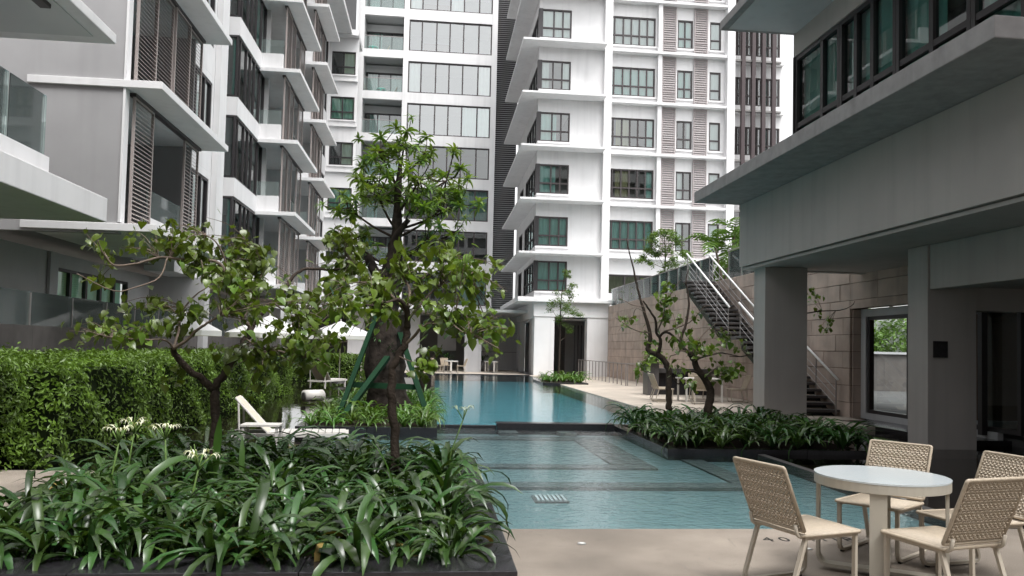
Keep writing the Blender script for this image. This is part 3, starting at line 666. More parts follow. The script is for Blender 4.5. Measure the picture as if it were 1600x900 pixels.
box('plaque', 'granite', P, 9.03, 9.30, 13.32, 13.348, 1.62, 1.92)
# upper storey
box('roof_slab', 'ledge_concrete', P, 6.2, 22, 5.5, 16.65, 8.83, 9.02, bevel=.01); box('roof_soffit', 'light_grey', P, 6.35, 22, 5.7, 16.5, 8.815, 8.828)
box('upper_beam', 'pavilion_grey', P, 7.9, 8.1, 5.6, 16.6, 8.3, 8.81)
for i in range(4):
    window(P, 7.9, 8.9+i*1.92, 5.57, 1.91, 2.72, (.33, .66) if i % 2 else (.4, .7), (.42,), rz=-math.pi/2 if False else math.pi/2, fm='dark_frame', gm='glass_pavilion', fr=.09, mull=.12) if False else None
    window(P, 7.95, 8.9+(i+1)*1.92, 5.57, 1.91, 2.72, ((.55, .78), (.5,), (.3, .6), (.62,))[i], (.42,), rz=-math.pi/2, fm='dark_frame', gm='glass_pavilion', fr=.09, mull=.11, curtains=((0, 1, 'curtain_teal'),) if i != 1 else ((0, .6, 'curtain_teal'),))
box('upper_return', 'dark_frame', P, 7.9, 8.2, 16.58, 16.63, 5.57, 8.3); box('upper_far_wall', 'pavilion_grey', P, 8.2, 22, 16.4, 16.6, 5.57, 8.81); box('room_back', 'interior', P, 10.5, 10.7, 8.8, 16.4, 5.57, 8.8)
window(P, 8.0, 8.75, 5.57, 5, 2.72, (.25, .5, .75), (.42,), fm='dark_frame', gm='glass_pavilion', fr=.09, mull=.11, curtains=((0, 1, 'curtain_teal'),))
box('third_storey', 'pavilion_grey', P, 8.0, 22, 6.5, 16.4, 9.02, 15)
# glass entrance under the pavilion
for i in range(4): window(P, 10.75+i*1.5, 14.4, .12, 1.49, 2.7, (), (), fm='dark_frame', gm='glass_dark', fr=.12, name='glass_door')
box('entrance_back', 'wood_panel', P, 10.72, 17, 16.2, 16.4, 0, 3.6); box('entrance_sill', 'light_grey', P, 11.6, 12.7, 15.2, 15.7, .05, .3); box('entrance_floor', 'granite', P, 9.89, 22, 13.96, 18.2, -.4, .06)
box('back_closure', 'pavilion_grey', P, 20, 20.3, -8, 18.2, -.3, 3.65); box('entrance_side', 'pavilion_grey', P, 16.8, 17, 14.55, 16.2, .05, 3.6)
# glazed doorway in the stone wall and the driveway behind it
D = thing('glazed_doorway', 'black framed glass door in a grey surround showing the leafy driveway', 'door', (11, 18, .05))
box('surround', 'light_grey', D, 10.86, 10.98, 14.1, 18.95, 2.62, 2.81); box('surround', 'light_grey', D, 10.86, 10.98, 18.72, 18.94, .05, 2.615); box('sill', 'light_grey', D, 10.86, 10.98, 14.1, 18.71, .05, .2)
for i in range(3): window(D, 10.92, 18.70-i*1.72, .2, 1.72, 2.42, (), (), rz=-math.pi/2, fm='dark_frame', gm='glass_clear', fr=.09, name='door_leaf')
struct(box('driveway', 'asphalt', None, 11.05, 40, 5, 35, -.9, .1)); 
dw = thing('driveway_wall', 'brown rendered driveway wall seen through the glass door', 'wall', (25, 28, 0)); 
dw.location = (19, 31, 0)
# cut: raised terrace sits behind; the driveway shows through the glass door toward +x
box('wall', 'wall_granite', dw, 14, 34, 33, 33.3, .1, 1.75); box('coping', 'light_grey', dw, 14, 34, 32.9, 33.4, 1.75, 1.85)
db = thing('barrier_post', 'slim red and white striped barrier post in the driveway', 'post', (17.3, 29.5, .1))
for i in range(10): MB().tube([(17.3, 29.5, .1+i*.22), (17.3, 29.5, .32+i*.22)], .04, None, 10).build('band', 'hazard_red' if i % 2 else 'rail_white', db)
dl = thing('ceiling_camera', 'small dark camera hanging from the soffit behind the glass door', 'camera', (13, 20.8, 3.0)); MB().tube([(12.6, 20.4, 3.2), (12.6, 20.4, 2.95)], .025).build('stalk', 'dark_frame', dl); MB().tube([(12.5, 20.3, 2.95), (12.72, 20.5, 2.86)], .07, .05, 10).build('body', 'dark_frame', dl)

# ------------------------------------------------------------------ furniture
def rounded(pts, r, n=5):
    out = []
    for i, p in enumerate(pts):
        p = Vector(p)
        if i in (0, len(pts)-1): out.append(p); continue
        a, b_ = Vector(pts[i-1]), Vector(pts[i+1]); d1 = (a-p).normalized(); d2 = (b_-p).normalized()
        q0, q1 = p+d1*r, p+d2*r
        for k in range(n+1):
            t = k/n; out.append(q0*(1-t)**2+p*2*t*(1-t)+q1*t*t)
    return out
def flatbar(pts, wv, tk):
    # rectangular bar swept along pts lying in a plane whose normal is wv (unit vector * half width)
    b = MB(); pts = [Vector(p) for p in pts]; wv = Vector(wv); n = len(pts)
    for i, p in enumerate(pts):
        t = (pts[min(i+1, n-1)]-pts[max(i-1, 0)]).normalized(); u = t.cross(wv.normalized()).normalized()*tk/2
        b.v += [tuple(p+wv+u), tuple(p-wv+u), tuple(p-wv-u), tuple(p+wv-u)]
    for i in range(n-1):
        for j in range(4): j2 = (j+1) % 4; b.f.append((i*4+j, i*4+j2, i*4+4+j2, i*4+4+j))
    b.f += [(0, 3, 2, 1), tuple(4*(n-1)+j for j in range(4))]
    return b
def weave(w_, h_, nx, nz, r, diag=True):
    # woven strands: wavy horizontal strands over vertical stakes with small gaps
    b = MB()
    for i in range(nz):
        z = (i+.5)*h_/nz
        pts = []
        for j in range(nx+1):
            pts.append((j*w_/nx-w_/2, (.006 if (i+j) % 2 else -.006), z+(.22*h_/nz if (i+2*j) % 4 < 2 else -.22*h_/nz if diag else 0)))
        b.tube(pts, r, None, 4, False)
    for j in range(nx):
        x = (j+.5)*w_/nx-w_/2; b.tube([(x, 0, 0), (x, 0, h_)], r*.8, None, 4, False)
    return b
def make_chair():
    c = {}
    W, Dp, zs = .50, .49, .42
    # seat: local +x is forward
    s = MB()
    for i in range(30):
        x = -Dp/2+(i+.5)*Dp/30; s.tube([(x, -W/2+.012, zs), (x, W/2-.012, zs)], .0085, None, 6)
    for j in range(5):
        y = -W/2+.06+j*(W-.12)/4; s.box(-Dp/2+.012, Dp/2-.012, y-.02, y+.02, zs-.012, zs-.004)
    c['seat'] = s.mesh('seat', 'wicker', True)
    f = MB(); 
    rim = rounded([(-Dp/2, -W/2, zs), (Dp/2, -W/2, zs), (Dp/2, W/2, zs), (-Dp/2, W/2, zs), (-Dp/2, -W/2, zs)], .02, 3); f.tube(rim, .013, None, 6)
    c['seat_rim'] = f.mesh('seat_rim', 'wicker', True)
    # backrest leaning backwards
    top, lean = .87, .17
    wv = weave(W-.03, .40, 26, 24, .0072)
    hgt = .40; bv = []
    for (x, y, z) in wv.v: t = z/hgt; bv.append((-Dp/2-.005-lean*t+y, x, zs+.04+z*(top-zs-.04)/hgt))
    wv.v = bv; c['backrest'] = wv.mesh('backrest', 'wicker', False)
    fr = MB(); z0, x0 = zs+.03, -Dp/2
    loop = rounded([(x0, -W/2, z0), (x0-lean-.005, -W/2, top), (x0-lean-.005, W/2, top), (x0, W/2, z0), (x0, -W/2, z0)], .016, 4); fr.tube(loop, .012, None, 8)
    c['back_frame'] = fr.mesh('back_frame', 'wicker', True)
    lg = []
    for sd in (-1, 1):
        y = sd*(W/2-.02)
        pts = rounded([(-Dp/2+.03, y, zs-.012), (-Dp/2-.10, y, .02), (Dp/2-.035, y, .02), (Dp/2-.03, y, zs-.012)], .07, 6)
        lg.append(flatbar(pts, (0, .015, 0), .022).mesh('leg_hoop', 'chair_frame', False))
    c['leg_hoop'] = lg
    c['seat_rail'] = [MB().box(-Dp/2+.03, Dp/2-.02, a, a+.025, zs-.032, zs-.012).mesh('seat_rail', 'chair_frame') for a in (-W/2+.01, W/2-.035)]
    c['back_bracket'] = []
    for sd in (-1, 1):
        br = MB(); br.tube(rounded([(-Dp/2+.06, sd*(W/2-.03), zs-.02), (-Dp/2-.03, sd*(W/2-.03), zs-.01), (-Dp/2-.03-.02, sd*(W/2-.03), zs+.07)], .03, 4), .012, None, 6)
        c['back_bracket'].append(br.mesh('back_bracket', 'chair_frame', True))
    c['foot_pad'] = [MB().box(x, x+.03, sd*(W/2-.02)-.012, sd*(W/2-.02)+.012, 0, .012).mesh('foot_pad', 'rubber') for sd in (-1, 1) for x in (-Dp/2-.05, Dp/2-.1)]; return c
CH = make_chair()
def chair(label, x, y, z, ang, group, detail=True):
    t = thing('wicker_chair', label, 'chair', (x, y, z), ang, group)
    for k in ('seat', 'seat_rim', 'backrest', 'back_frame'): link(k, CH[k], t)
    for k in ('leg_hoop', 'seat_rail', 'back_bracket', 'foot_pad'):
        for me in CH[k]: link(k, me, t)
    return t
g = 'wicker chairs around the front table'
chair('wicker chair on the left of the glass table, its back to the planter', 2.61, 5.25, 0, R(17), g)
chair('wicker chair behind the glass table nearest the pool water', 3.66, 6.10, 0, R(216), g)
chair('wicker chair on the far right cut by the picture edge', 4.02, 5.52, 0, R(190), g)
chair('wicker chair nearest the camera seen from behind, right of the table leg', 3.36, 4.90, 0, R(104), g)
def table(label, x, y, z, r, h, rz, group=None, fm='table_frame'):
    t = thing('round_table', label, 'table', (x, y, z), rz, group); n = 48
    ring = [(math.cos(a*2*math.pi/n), math.sin(a*2*math.pi/n)) for a in range(n)]
    link('top', MB().prism([(r*a, r*b_) for a, b_ in ring], h-.012, h).mesh('top', 'table_glass'), t)
    b = MB(); 
    for i in range(n):
        j = (i+1) % n; (a0, b0), (a1, b1) = ring[i], ring[j]; r1, r0 = r*.995, r*.955
        b.quad((r1*a0, r1*b0, h-.075), (r1*a1, r1*b1, h-.075), (r1*a1, r1*b1, h-.012), (r1*a0, r1*b0, h-.012)); b.quad((r0*a0, r0*b0, h-.075), (r0*a0, r0*b0, h-.012), (r0*a1, r0*b1, h-.012), (r0*a1, r0*b1, h-.075)); b.quad((r0*a0, r0*b0, h-.075), (r0*a1, r0*b1, h-.075), (r1*a1, r1*b1, h-.075), (r1*a0, r1*b0, h-.075))
    link('apron', b.mesh('apron', fm), t)
    for k in range(2):
        q = r*.93; zb = .02+k*.025; pts = rounded([(-q, 0, h-.06), (-q, 0, zb), (q, 0, zb), (q, 0, h-.06)], .09, 6)
        link('leg_hoop', flatbar(pts, (0, .055, 0), .022).mesh('leg_hoop', fm), t, (0, 0, 0), (0, 0, k*math.pi/2))
    return t
table('round pedestal table with pale glass top and cream frame on the front deck', 3.30, 5.48, 0, .46, .74, R(57))
# far terrace furniture
chair('far cream chair at the pool end, left of its white table', .35, 49.0, .05, R(-20), 'far terrace chairs'); chair('far cream chair at the pool end, right of its white table', 1.75, 49.3, .05, R(190), 'far terrace chairs'); chair('far cream chair at the pool end, behind its white table', .85, 50.2, .05, R(-70), 'far terrace chairs')
table('white round table between cream chairs at the far pool end', 1.15, 49.3, .05, .45, .75, 0, 'far terrace tables', 'plastic_white'); table('white round table standing alone by the grey panel wall at the far pool end', 3.75, 50.2, .05, .45, .75, .4, 'far terrace tables', 'plastic_white')
# dining set on the pool deck behind the trees
dt = thing('dining_table', 'long white table on the pool deck behind the two trees', 'table', (8.9, 24.2, .05)); box('top', 'plastic_white', dt, 7.9, 9.2, 23.9, 24.9, .77, .81); 
for x in (7.95, 9.1):
    for y in (23.95, 24.8): box('leg', 'plastic_white', dt, x, x+.05, y, y+.05, .05, .77)
for k, (x, y, a, l) in enumerate(((7.25, 24.0, 0, 'cream chair at the left end of the long white pool deck table'), (7.4, 24.8, -10, 'cream chair behind the left end of the long white pool deck table'), (8.2, 23.3, 80, 'cream chair in front of the long white pool deck table'), (8.9, 25.5, 265, 'cream chair behind the long white pool deck table, by the counter'), (9.75, 24.4, 175, 'cream chair at the right end of the long white pool deck table'))): chair(l, x, y, .05, R(a), 'chairs around the pool deck table')
for k, (x, z, l) in enumerate(((-4.5, S0+SH*5, 'small teal table on the far tower balcony two floors below the top'), (-5.2, S0+SH*6, 'small teal table on the uppermost clearly visible far balcony'))): table(l, x, 59.9, z-.25, .35, .7, 0, 'balcony tables', 'teal_plastic')
for k, (x, z, a, l) in enumerate(((-5.3, S0+SH*5, 0, 'balcony chair left of the teal table in the far tower'), (-3.7, S0+SH*5, 180, 'balcony chair right of the teal table in the far tower'), (-4.4, S0+SH*6, 200, 'balcony chair on the uppermost clearly visible far balcony'))): chair(l, x, 59.9, z-.25, R(a), 'balcony chairs')
# loungers, side table, parasols beyond the hedge
def lounger(label, x, y, z, rz, raise_=48):
    t = thing('sun_lounger', label, 'sun lounger', (x, y, z), rz, 'white sun loungers')
    b = MB()
    for sd in (-.3, .3): b.box(-.95, .95, sd-.025, sd+.025, .24, .30)
    b.box(-.95, -.90, -.3, .3, .24, .30).box(.90, .95, -.3, .3, .24, .30); link('frame', b.mesh('frame', 'plastic_white'), t)
    for i in range(11): link('slat', MB().box(-.35+i*.115, -.25+i*.115, -.28, .28, .30, .318).mesh('slat', 'plastic_white'), t)
    c, s = math.cos(R(raise_)), math.sin(R(raise_)); L = .78
    link('backrest', MB().quad((-.36, -.29, .31), (-.36, .29, .31), (-.36-L*c, .29, .31+L*s), (-.36-L*c, -.29, .31+L*s)).quad((-.36, -.29, .285), (-.36-L*c, -.29, .285+L*s), (-.36-L*c, .29, .285+L*s), (-.36, .29, .285)).mesh('backrest', 'fabric_cream'), t)
    for sd in (-.3, .3):
        link('back_rail', MB().tube([(-.36, sd, .30), (-.36-L*c, sd, .30+L*s)], .02, None, 6).mesh('back_rail', 'plastic_white'), t)
        link('back_stay', MB().tube([(-.36-L*c*.9, sd, .28+L*s*.9), (-.80, sd, .26)], .018, None, 6).mesh('back_stay', 'plastic_white'), t)
        for x_ in (-.8, .8): link('leg', MB().box(x_-.025, x_+.025, sd-.025, sd+.025, 0, .24).mesh('leg', 'plastic_white'), t)
    return t
lounger('white sun lounger with raised back standing in the dark pond behind the left tree', -2.35, 13.6, -.18, R(6))
lounger('white sun lounger far back under the parasol', -3.9, 30, 0, R(70), 45)
s = thing('side_table', 'low white side table beside the raised sun lounger', 'table', (-2.7, 12.95, -.1)); box('top', 'plastic_white', s, -3.0, -2.4, 12.75, 13.15, .28, .31)
for x in (-2.98, -2.46):
    for y in (12.77, 13.1): box('leg', 'plastic_white', s, x, x+.04, y, y+.04, -.3, .28)
rt_ = thing('rolled_cushion', 'rolled white cushion lying at the edge of the plant island', 'cushion', (-3.4, 23.2, 0)); MB().tube([(-3.65, 23, .12), (-3.2, 23.4, .12)], .17, None, 18).build('roll', 'plastic_white', rt_, smooth=True); MB().tube([(-3.67, 22.98, .12), (-3.64, 23.0, .12)], .11, None, 18).build('core', 'granite_grey', rt_)
def parasol(label, x, y, zr, r, z0):
    t = thing('parasol', label, 'parasol', (x, y, z0), 0, 'white parasols beyond the hedge'); n = 8; h = zr-z0
    for k in range(n):
        a0, a1 = 2*math.pi*k/n, 2*math.pi*(k+1)/n; b = MB(); b.quad((0, 0, h+.62), (r*math.cos(a0), r*math.sin(a0), h), (r*math.cos(a1), r*math.sin(a1), h)); b.quad((r*math.cos(a0), r*math.sin(a0), h), (r*math.cos(a0), r*math.sin(a0), h-.16), (r*math.cos(a1), r*math.sin(a1), h-.16), (r*math.cos(a1), r*math.sin(a1), h)); link('canopy_panel', b.mesh('canopy_panel', 'canvas'), t)
        link('rib', MB().tube([(0, 0, h+.56), (r*math.cos(a0)*.98, r*math.sin(a0)*.98, h-.02)], .01, None, 5).mesh('rib', 'plastic_white'), t)
    link('pole', MB().tube([(0, 0, 0), (0, 0, h+.7)], .025, None, 8).mesh('pole', 'plastic_white'), t); link('base', MB().tube([(0, 0, 0), (0, 0, .09)], .3, .27, 20).mesh('base', 'granite_grey'), t)
parasol('white parasol left of the big tree trunk, its pole showing above a far hedge', -3.9, 33.5, 2.0, 1.6, 0); parasol('white parasol half hidden by the middle of the left tree', -5.6, 27.5, 1.95, 1.5, 0); parasol('white parasol on the left terrace above the granite wall', -7.6, 24.5, 1.95, 1.2, -.1)
# ------------------------------------------------------------------ plants
def vrot(az, pitch): return Matrix.Rotation(az, 3, 'Z') @ Matrix.Rotation(pitch, 3, 'Y')
# strap leaves of the lilies: grows from origin towards +x
def strap(L, W, e0, bend, seg=8, vee=.25, twist=0.0):
    b = MB(); x = z = 0; e = e0; pts = []
    for i in range(seg+1):
        t = i/seg; pts.append((x, z, e)); d = L/seg; x += d*math.cos(e); z += d*math.sin(e); e -= bend*d/L*(0.35+1.6*t)
    for i, (x, z, e) in enumerate(pts):
        t = i/seg; w_ = W*(0.45+.75*math.sin(min(1, t*1.25)*math.pi*.55))*(1 if t < .7 else max(.04, 1-((t-.7)/.3)**1.6))/1.15
        nx, nz = -math.sin(e), math.cos(e); k = w_*vee*(1-.5*t); tw = twist*t
        b.v += [(x+nx*(k+w_*tw), -w_/2, z+nz*(k+w_*tw)), (x, 0, z), (x+nx*(k-w_*tw), w_/2, z+nz*(k-w_*tw))]
    for i in range(seg):
        a = 3*i; b.f += [(a, a+1, a+4, a+3), (a+1, a+2, a+5, a+4)]
    return b
random.seed(31)
STRAPS = []
for i in range(18): STRAPS.append((random.uniform(.38, .66), random.uniform(.030, .050), R(random.uniform(34, 74)), random.uniform(1.5, 2.9), random.uniform(-.3, .3)))
SM = [strap(L, W, e, bd, 8, .28, tw).mesh('leaf', 'leaf_lily', True) for L, W, e, bd, tw in STRAPS]
DEAD = [strap(.5, .035, R(50), 2.9, 8, .2, .5).mesh('leaf', 'leaf_dead', True), strap(.42, .03, R(30), 1.9, 8, .2, -.6).mesh('leaf', 'leaf_dead', True)]
UP = [strap(.6, .05, R(84), .35, 8, .3).mesh('leaf', 'leaf_lily_light', True), strap(.7, .045, R(80), .6, 8, .3, .2).mesh('leaf', 'leaf_lily_light', True)]
def plantmesh(seed, n, sc, m):
    rr = random.Random(seed); b = MB()
    for i in range(n):
        L, W, e, bd, tw = rr.choice(STRAPS); l = strap(L*sc, W*sc, e+rr.uniform(-.15, .2), bd, 6, .28, tw); az = i*2.4+rr.uniform(-.4, .4); off = len(b.v); c, s_ = math.cos(az), math.sin(az)
        b.v += [(x*c-y*s_, x*s_+y*c, z) for x, y, z in l.v]; b.f += [tuple(q+off for q in f) for f in l.f]
    return b.mesh('spider_lily', m, True)
PM = [plantmesh(k, 20, 1, 'leaf_lily') for k in range(5)]; PML = [plantmesh(k+20, 20, 1, 'leaf_lily_light') for k in range(5)]
ORD = ['first', 'second', 'third', 'fourth', 'fifth', 'sixth', 'seventh', 'eighth', 'ninth', 'tenth', 'eleventh', 'twelfth', 'thirteenth', 'fourteenth', 'fifteenth', 'sixteenth', 'seventeenth', 'eighteenth', 'nineteenth', 'twentieth']
def lily_bed(x0, x1, y0, y1, z, sp, label, group, meshes, sc=1.0, split=None, seed=1, skip=None):
    rr = random.Random(seed); ny = int((y1-y0)/sp); nx = int((x1-x0)/sp)
    for j in range(ny+1):
        for i in range(nx+1):
            x = x0+(x1-x0)*(i+.5*(j % 2)*.8)/nx+rr.uniform(-.3, .3)*sp; y = y0+(y1-y0)*j/ny+rr.uniform(-.3, .3)*sp
            x = min(max(x, x0), x1); y = min(max(y, y0), y1); s_ = sc*rr.uniform(.72, 1.22)
            if skip and skip(x, y): continue
            lab = f'{label}, {ORD[j]} row from the front, {ORD[i]} from the left'
            if split and y < split:
                t = thing('spider_lily', lab, 'plant', (x, y, z), rr.uniform(0, 6.3), group)
                for k in range(20): link('leaf', rr.choice(SM), t, (.01*math.cos(k*2.4), .01*math.sin(k*2.4), 0), (rr.uniform(-.25, .25), rr.uniform(-.2, .25), k*2.4+rr.uniform(-.5, .5)), s_*rr.uniform(.8, 1.12))
                if rr.random() < .3: link('leaf', rr.choice(DEAD), t, (0, 0, 0), (0, 0, rr.uniform(0, 6)), s_)
                if rr.random() < .05: link('leaf', rr.choice(UP), t, (0, 0, 0), (0, 0, rr.uniform(0, 6)), s_)
            else:
                o = link('spider_lily', rr.choice(meshes), None, (x, y, z), (0, 0, rr.uniform(0, 6.3)), s_); tag(o, lab, 'plant', group)
lily_bed(-2.72, .14, 4.58, 8.25, .33, .27, 'lily in the front planter', 'lilies of the front planter', PM, 1.0, 6.6, 3)
lily_bed(-2.25, -.1, 15.05, 23.4, .05, .46, 'pale lily on the tree island', 'lilies of the tree island', PML, .98, None, 4, lambda x, y: (x+1)**2+(y-18)**2 < .5)
lily_bed(4.02, 7.2, 12.6, 16.2, .03, .38, 'lily in the poolside planter', 'lilies of the pool planter', PM, 1.25, None, 5)
lily_bed(5.25, 6.9, 35.4, 38.4, .10, .6, 'lily in the small far planter', 'lilies of the small far planter', PML, 1.3, None, 6)
def flower(x, y, z, h, lean, label, seed, full=True):
    rr = random.Random(seed); t = thing('lily_flower', label, 'flower', (x, y, z))
    top = Vector((lean, 0, h)); link('stalk', MB().tube([(0, 0, 0), (lean*.3, 0, h*.55), top], .008, .006, 6).mesh('stalk', 'stem', True), t)
    for k in range(5 if full else 3):
        az = k*1.26+rr.uniform(-.2, .2); el = R(rr.uniform(45, 80)); tip = top+Vector((math.cos(az)*math.cos(el), math.sin(az)*math.cos(el), math.sin(el)))*.10
        link('flower_tube', MB().tube([top, tip], .004, .006, 5).mesh('flower_tube', 'stem', True), t)
        b = MB()
        for q in range(6):
            a2 = az+rr.uniform(-1.0, 1.0); o = len(b.v); l = strap(rr.uniform(.08, .12), .007, R(50), rr.uniform(2.6, 3.6), 6, .1); c, s_ = math.cos(a2), math.sin(a2)
            b.v += [(tip.x+px*c-py*s_, tip.y+px*s_+py*c, tip.z+pz) for px, py, pz in l.v]; b.f += [tuple(w_+o for w_ in f) for f in l.f]
        link('petals', b.mesh('petals', 'petal', True), t)
    if full:
        for k in range(3): link('bud', MB().tube([top, top+Vector((rr.uniform(-.05, .05), rr.uniform(-.05, .05), rr.uniform(.12, .17)))], .006, .003, 5).mesh('bud', 'stem', True), t)
flower(-2.28, 5.9, .36, .50, .05, 'white spider lily bloom standing tallest at the left end of the front planter', 1)
flower(-2.42, 6.6, .35, .50, .04, 'white spider lily bloom second from the left in the front planter', 2)
flower(-2.05, 6.4, .35, .48, -.02, 'white spider lily bloom just left of the left tree trunk', 3)
flower(-1.55, 5.3, .35, .42, .05, 'yellowing spider lily bloom low among the leaves of the front planter', 4)
flower(.14, 6.9, .35, .62, .14, 'seeding lily stalk leaning over the pool from the front planter', 5, False)

# trees with heart shaped leaves
def heart(L, W, cup):
    prof = [(-.06, .30), (.02, .42), (.18, .50), (.40, .47), (.62, .34), (.82, .17), (1.0, 0)]
    b = MB(); b.v.append((0, 0, 0)); 
    for (u, w_) in prof[:-1]:
        b.v += [(u*L, w_*W, cup*w_*L*.5-.25*L*u*u), (u*L, 0, -.25*L*u*u), (u*L, -w_*W, cup*w_*L*.5-.25*L*u*u)]
    b.v.append((L, 0, -.25*L)); n = len(prof)-1
    for i in range(n-1):
        a = 1+3*i; b.f += [(a+1, a+4, a+3, a), (a+2, a+5, a+4, a+1)]
    a = 1+3*(n-1); e = len(b.v)-1; b.f += [(a+1, e, a), (a+2, e, a+1)]
    # stalk
    b.quad((-.4*L, .006, .10*L), (0, .006, 0), (0, -.006, 0), (-.4*L, -.006, .10*L))
    return b
HM = [heart(.105, .10, .35).mesh('leaf', 'leaf_hib', True), heart(.09, .082, -.2).mesh('leaf', 'leaf_hib', True), heart(.12, .105, .5).mesh('leaf', 'leaf_hib', True)]
HB = [heart(.105, .10, .35), heart(.09, .082, -.2), heart(.12, .105, .5)]
def smooth_path(pts, n=4):
    P = [Vector(p) for p in pts]; out = []
    for i in range(len(P)-1):
        p0, p1, p2, p3 = P[max(i-1, 0)], P[i], P[i+1], P[min(i+2, len(P)-1)]
        for k in range(n):
            t = k/n; out.append(.5*((2*p1)+(p2-p0)*t+(2*p0-5*p1+4*p2-p3)*t*t+(3*p1-p0-3*p2+p3)*t**3))
    out.append(P[-1]); return out
def hib_tree(data, name, label, group, seed, bark='bark', lscale=1.0, maxleaf=300, thin=.82, dens=3.4):
    rr = random.Random(seed); base = Vector(data['paths'][0][1][0]); t = thing(name, label, 'tree', base, 0, group)
    allp = []
    for kind, pts, r0, r1 in data['paths']:
        sp = smooth_path(pts); r0 *= thin; r1 *= thin
        sp = [p+Vector((rr.uniform(-1, 1), rr.uniform(-1, 1), rr.uniform(-1, 1)))*min(.012, r1*.6) for p in sp]
        MB().tube(sp, r0, r1, 9, True, .08).build('trunk' if kind == 't' else 'branch', bark if r0 > .02 else 'twig', t, smooth=True)
        if kind == 'b': allp += sp
    tw = MB(); leaves = []
    for (cx, cy, cz, rx, rz, n) in data['cl']:
        n = int(n*dens)
        c = Vector((cx, cy, cz)); near = min(allp, key=lambda p: (p-c).length)
        nt_ = max(2, n//6); tips = []
        for k in range(nt_):
            d = Vector((rr.gauss(0, .55)*rx, rr.gauss(0, .6)*max(rx, rz)*1.1, rr.gauss(0, .55)*rz)); tip = c+d; mid = (near+tip)/2+Vector((0, 0, .03+rr.uniform(-.03, .05)))
            tw.tube(smooth_path([near, mid, tip], 3), .005*lscale, .002*lscale, 4, False); tips.append((near, mid, tip))
        for k in range(n):
            a, mid, tip = rr.choice(tips); f = rr.uniform(.25, 1.08); p = mid.lerp(tip, f) if rr.random() < .8 else a.lerp(mid, f); p += Vector((rr.gauss(0, .05), rr.gauss(0, .06), rr.gauss(0, .045)))*lscale
            leaves.append((p, rr.uniform(0, 6.283), rr.uniform(.05, 1.25), rr.uniform(-.6, .6), rr.uniform(.45, .95)*lscale, rr.randrange(3)))
    tw.build('twigs', 'twig', t, smooth=True)['kind'] = 'stuff'
    leaves.sort(key=lambda q: q[0].y); st = MB()
    for i, (p, az, pit, rol, s_, k) in enumerate(leaves):
        if i < maxleaf: link('leaf', HM[k], t, p-base, (rol, pit, az), s_)
        else:
            M = Matrix.Rotation(az, 3, 'Z') @ Matrix.Rotation(pit, 3, 'Y') @ Matrix.Rotation(rol, 3, 'X'); o = len(st.v)
            st.v += [tuple(p+(M @ Vector(v))*s_) for v in HB[k].v]; st.f += [tuple(q+o for q in f) for f in HB[k].f]
    if st.v: st.build('foliage', 'leaf_hib', t, smooth=True)['kind'] = 'stuff'
    return t
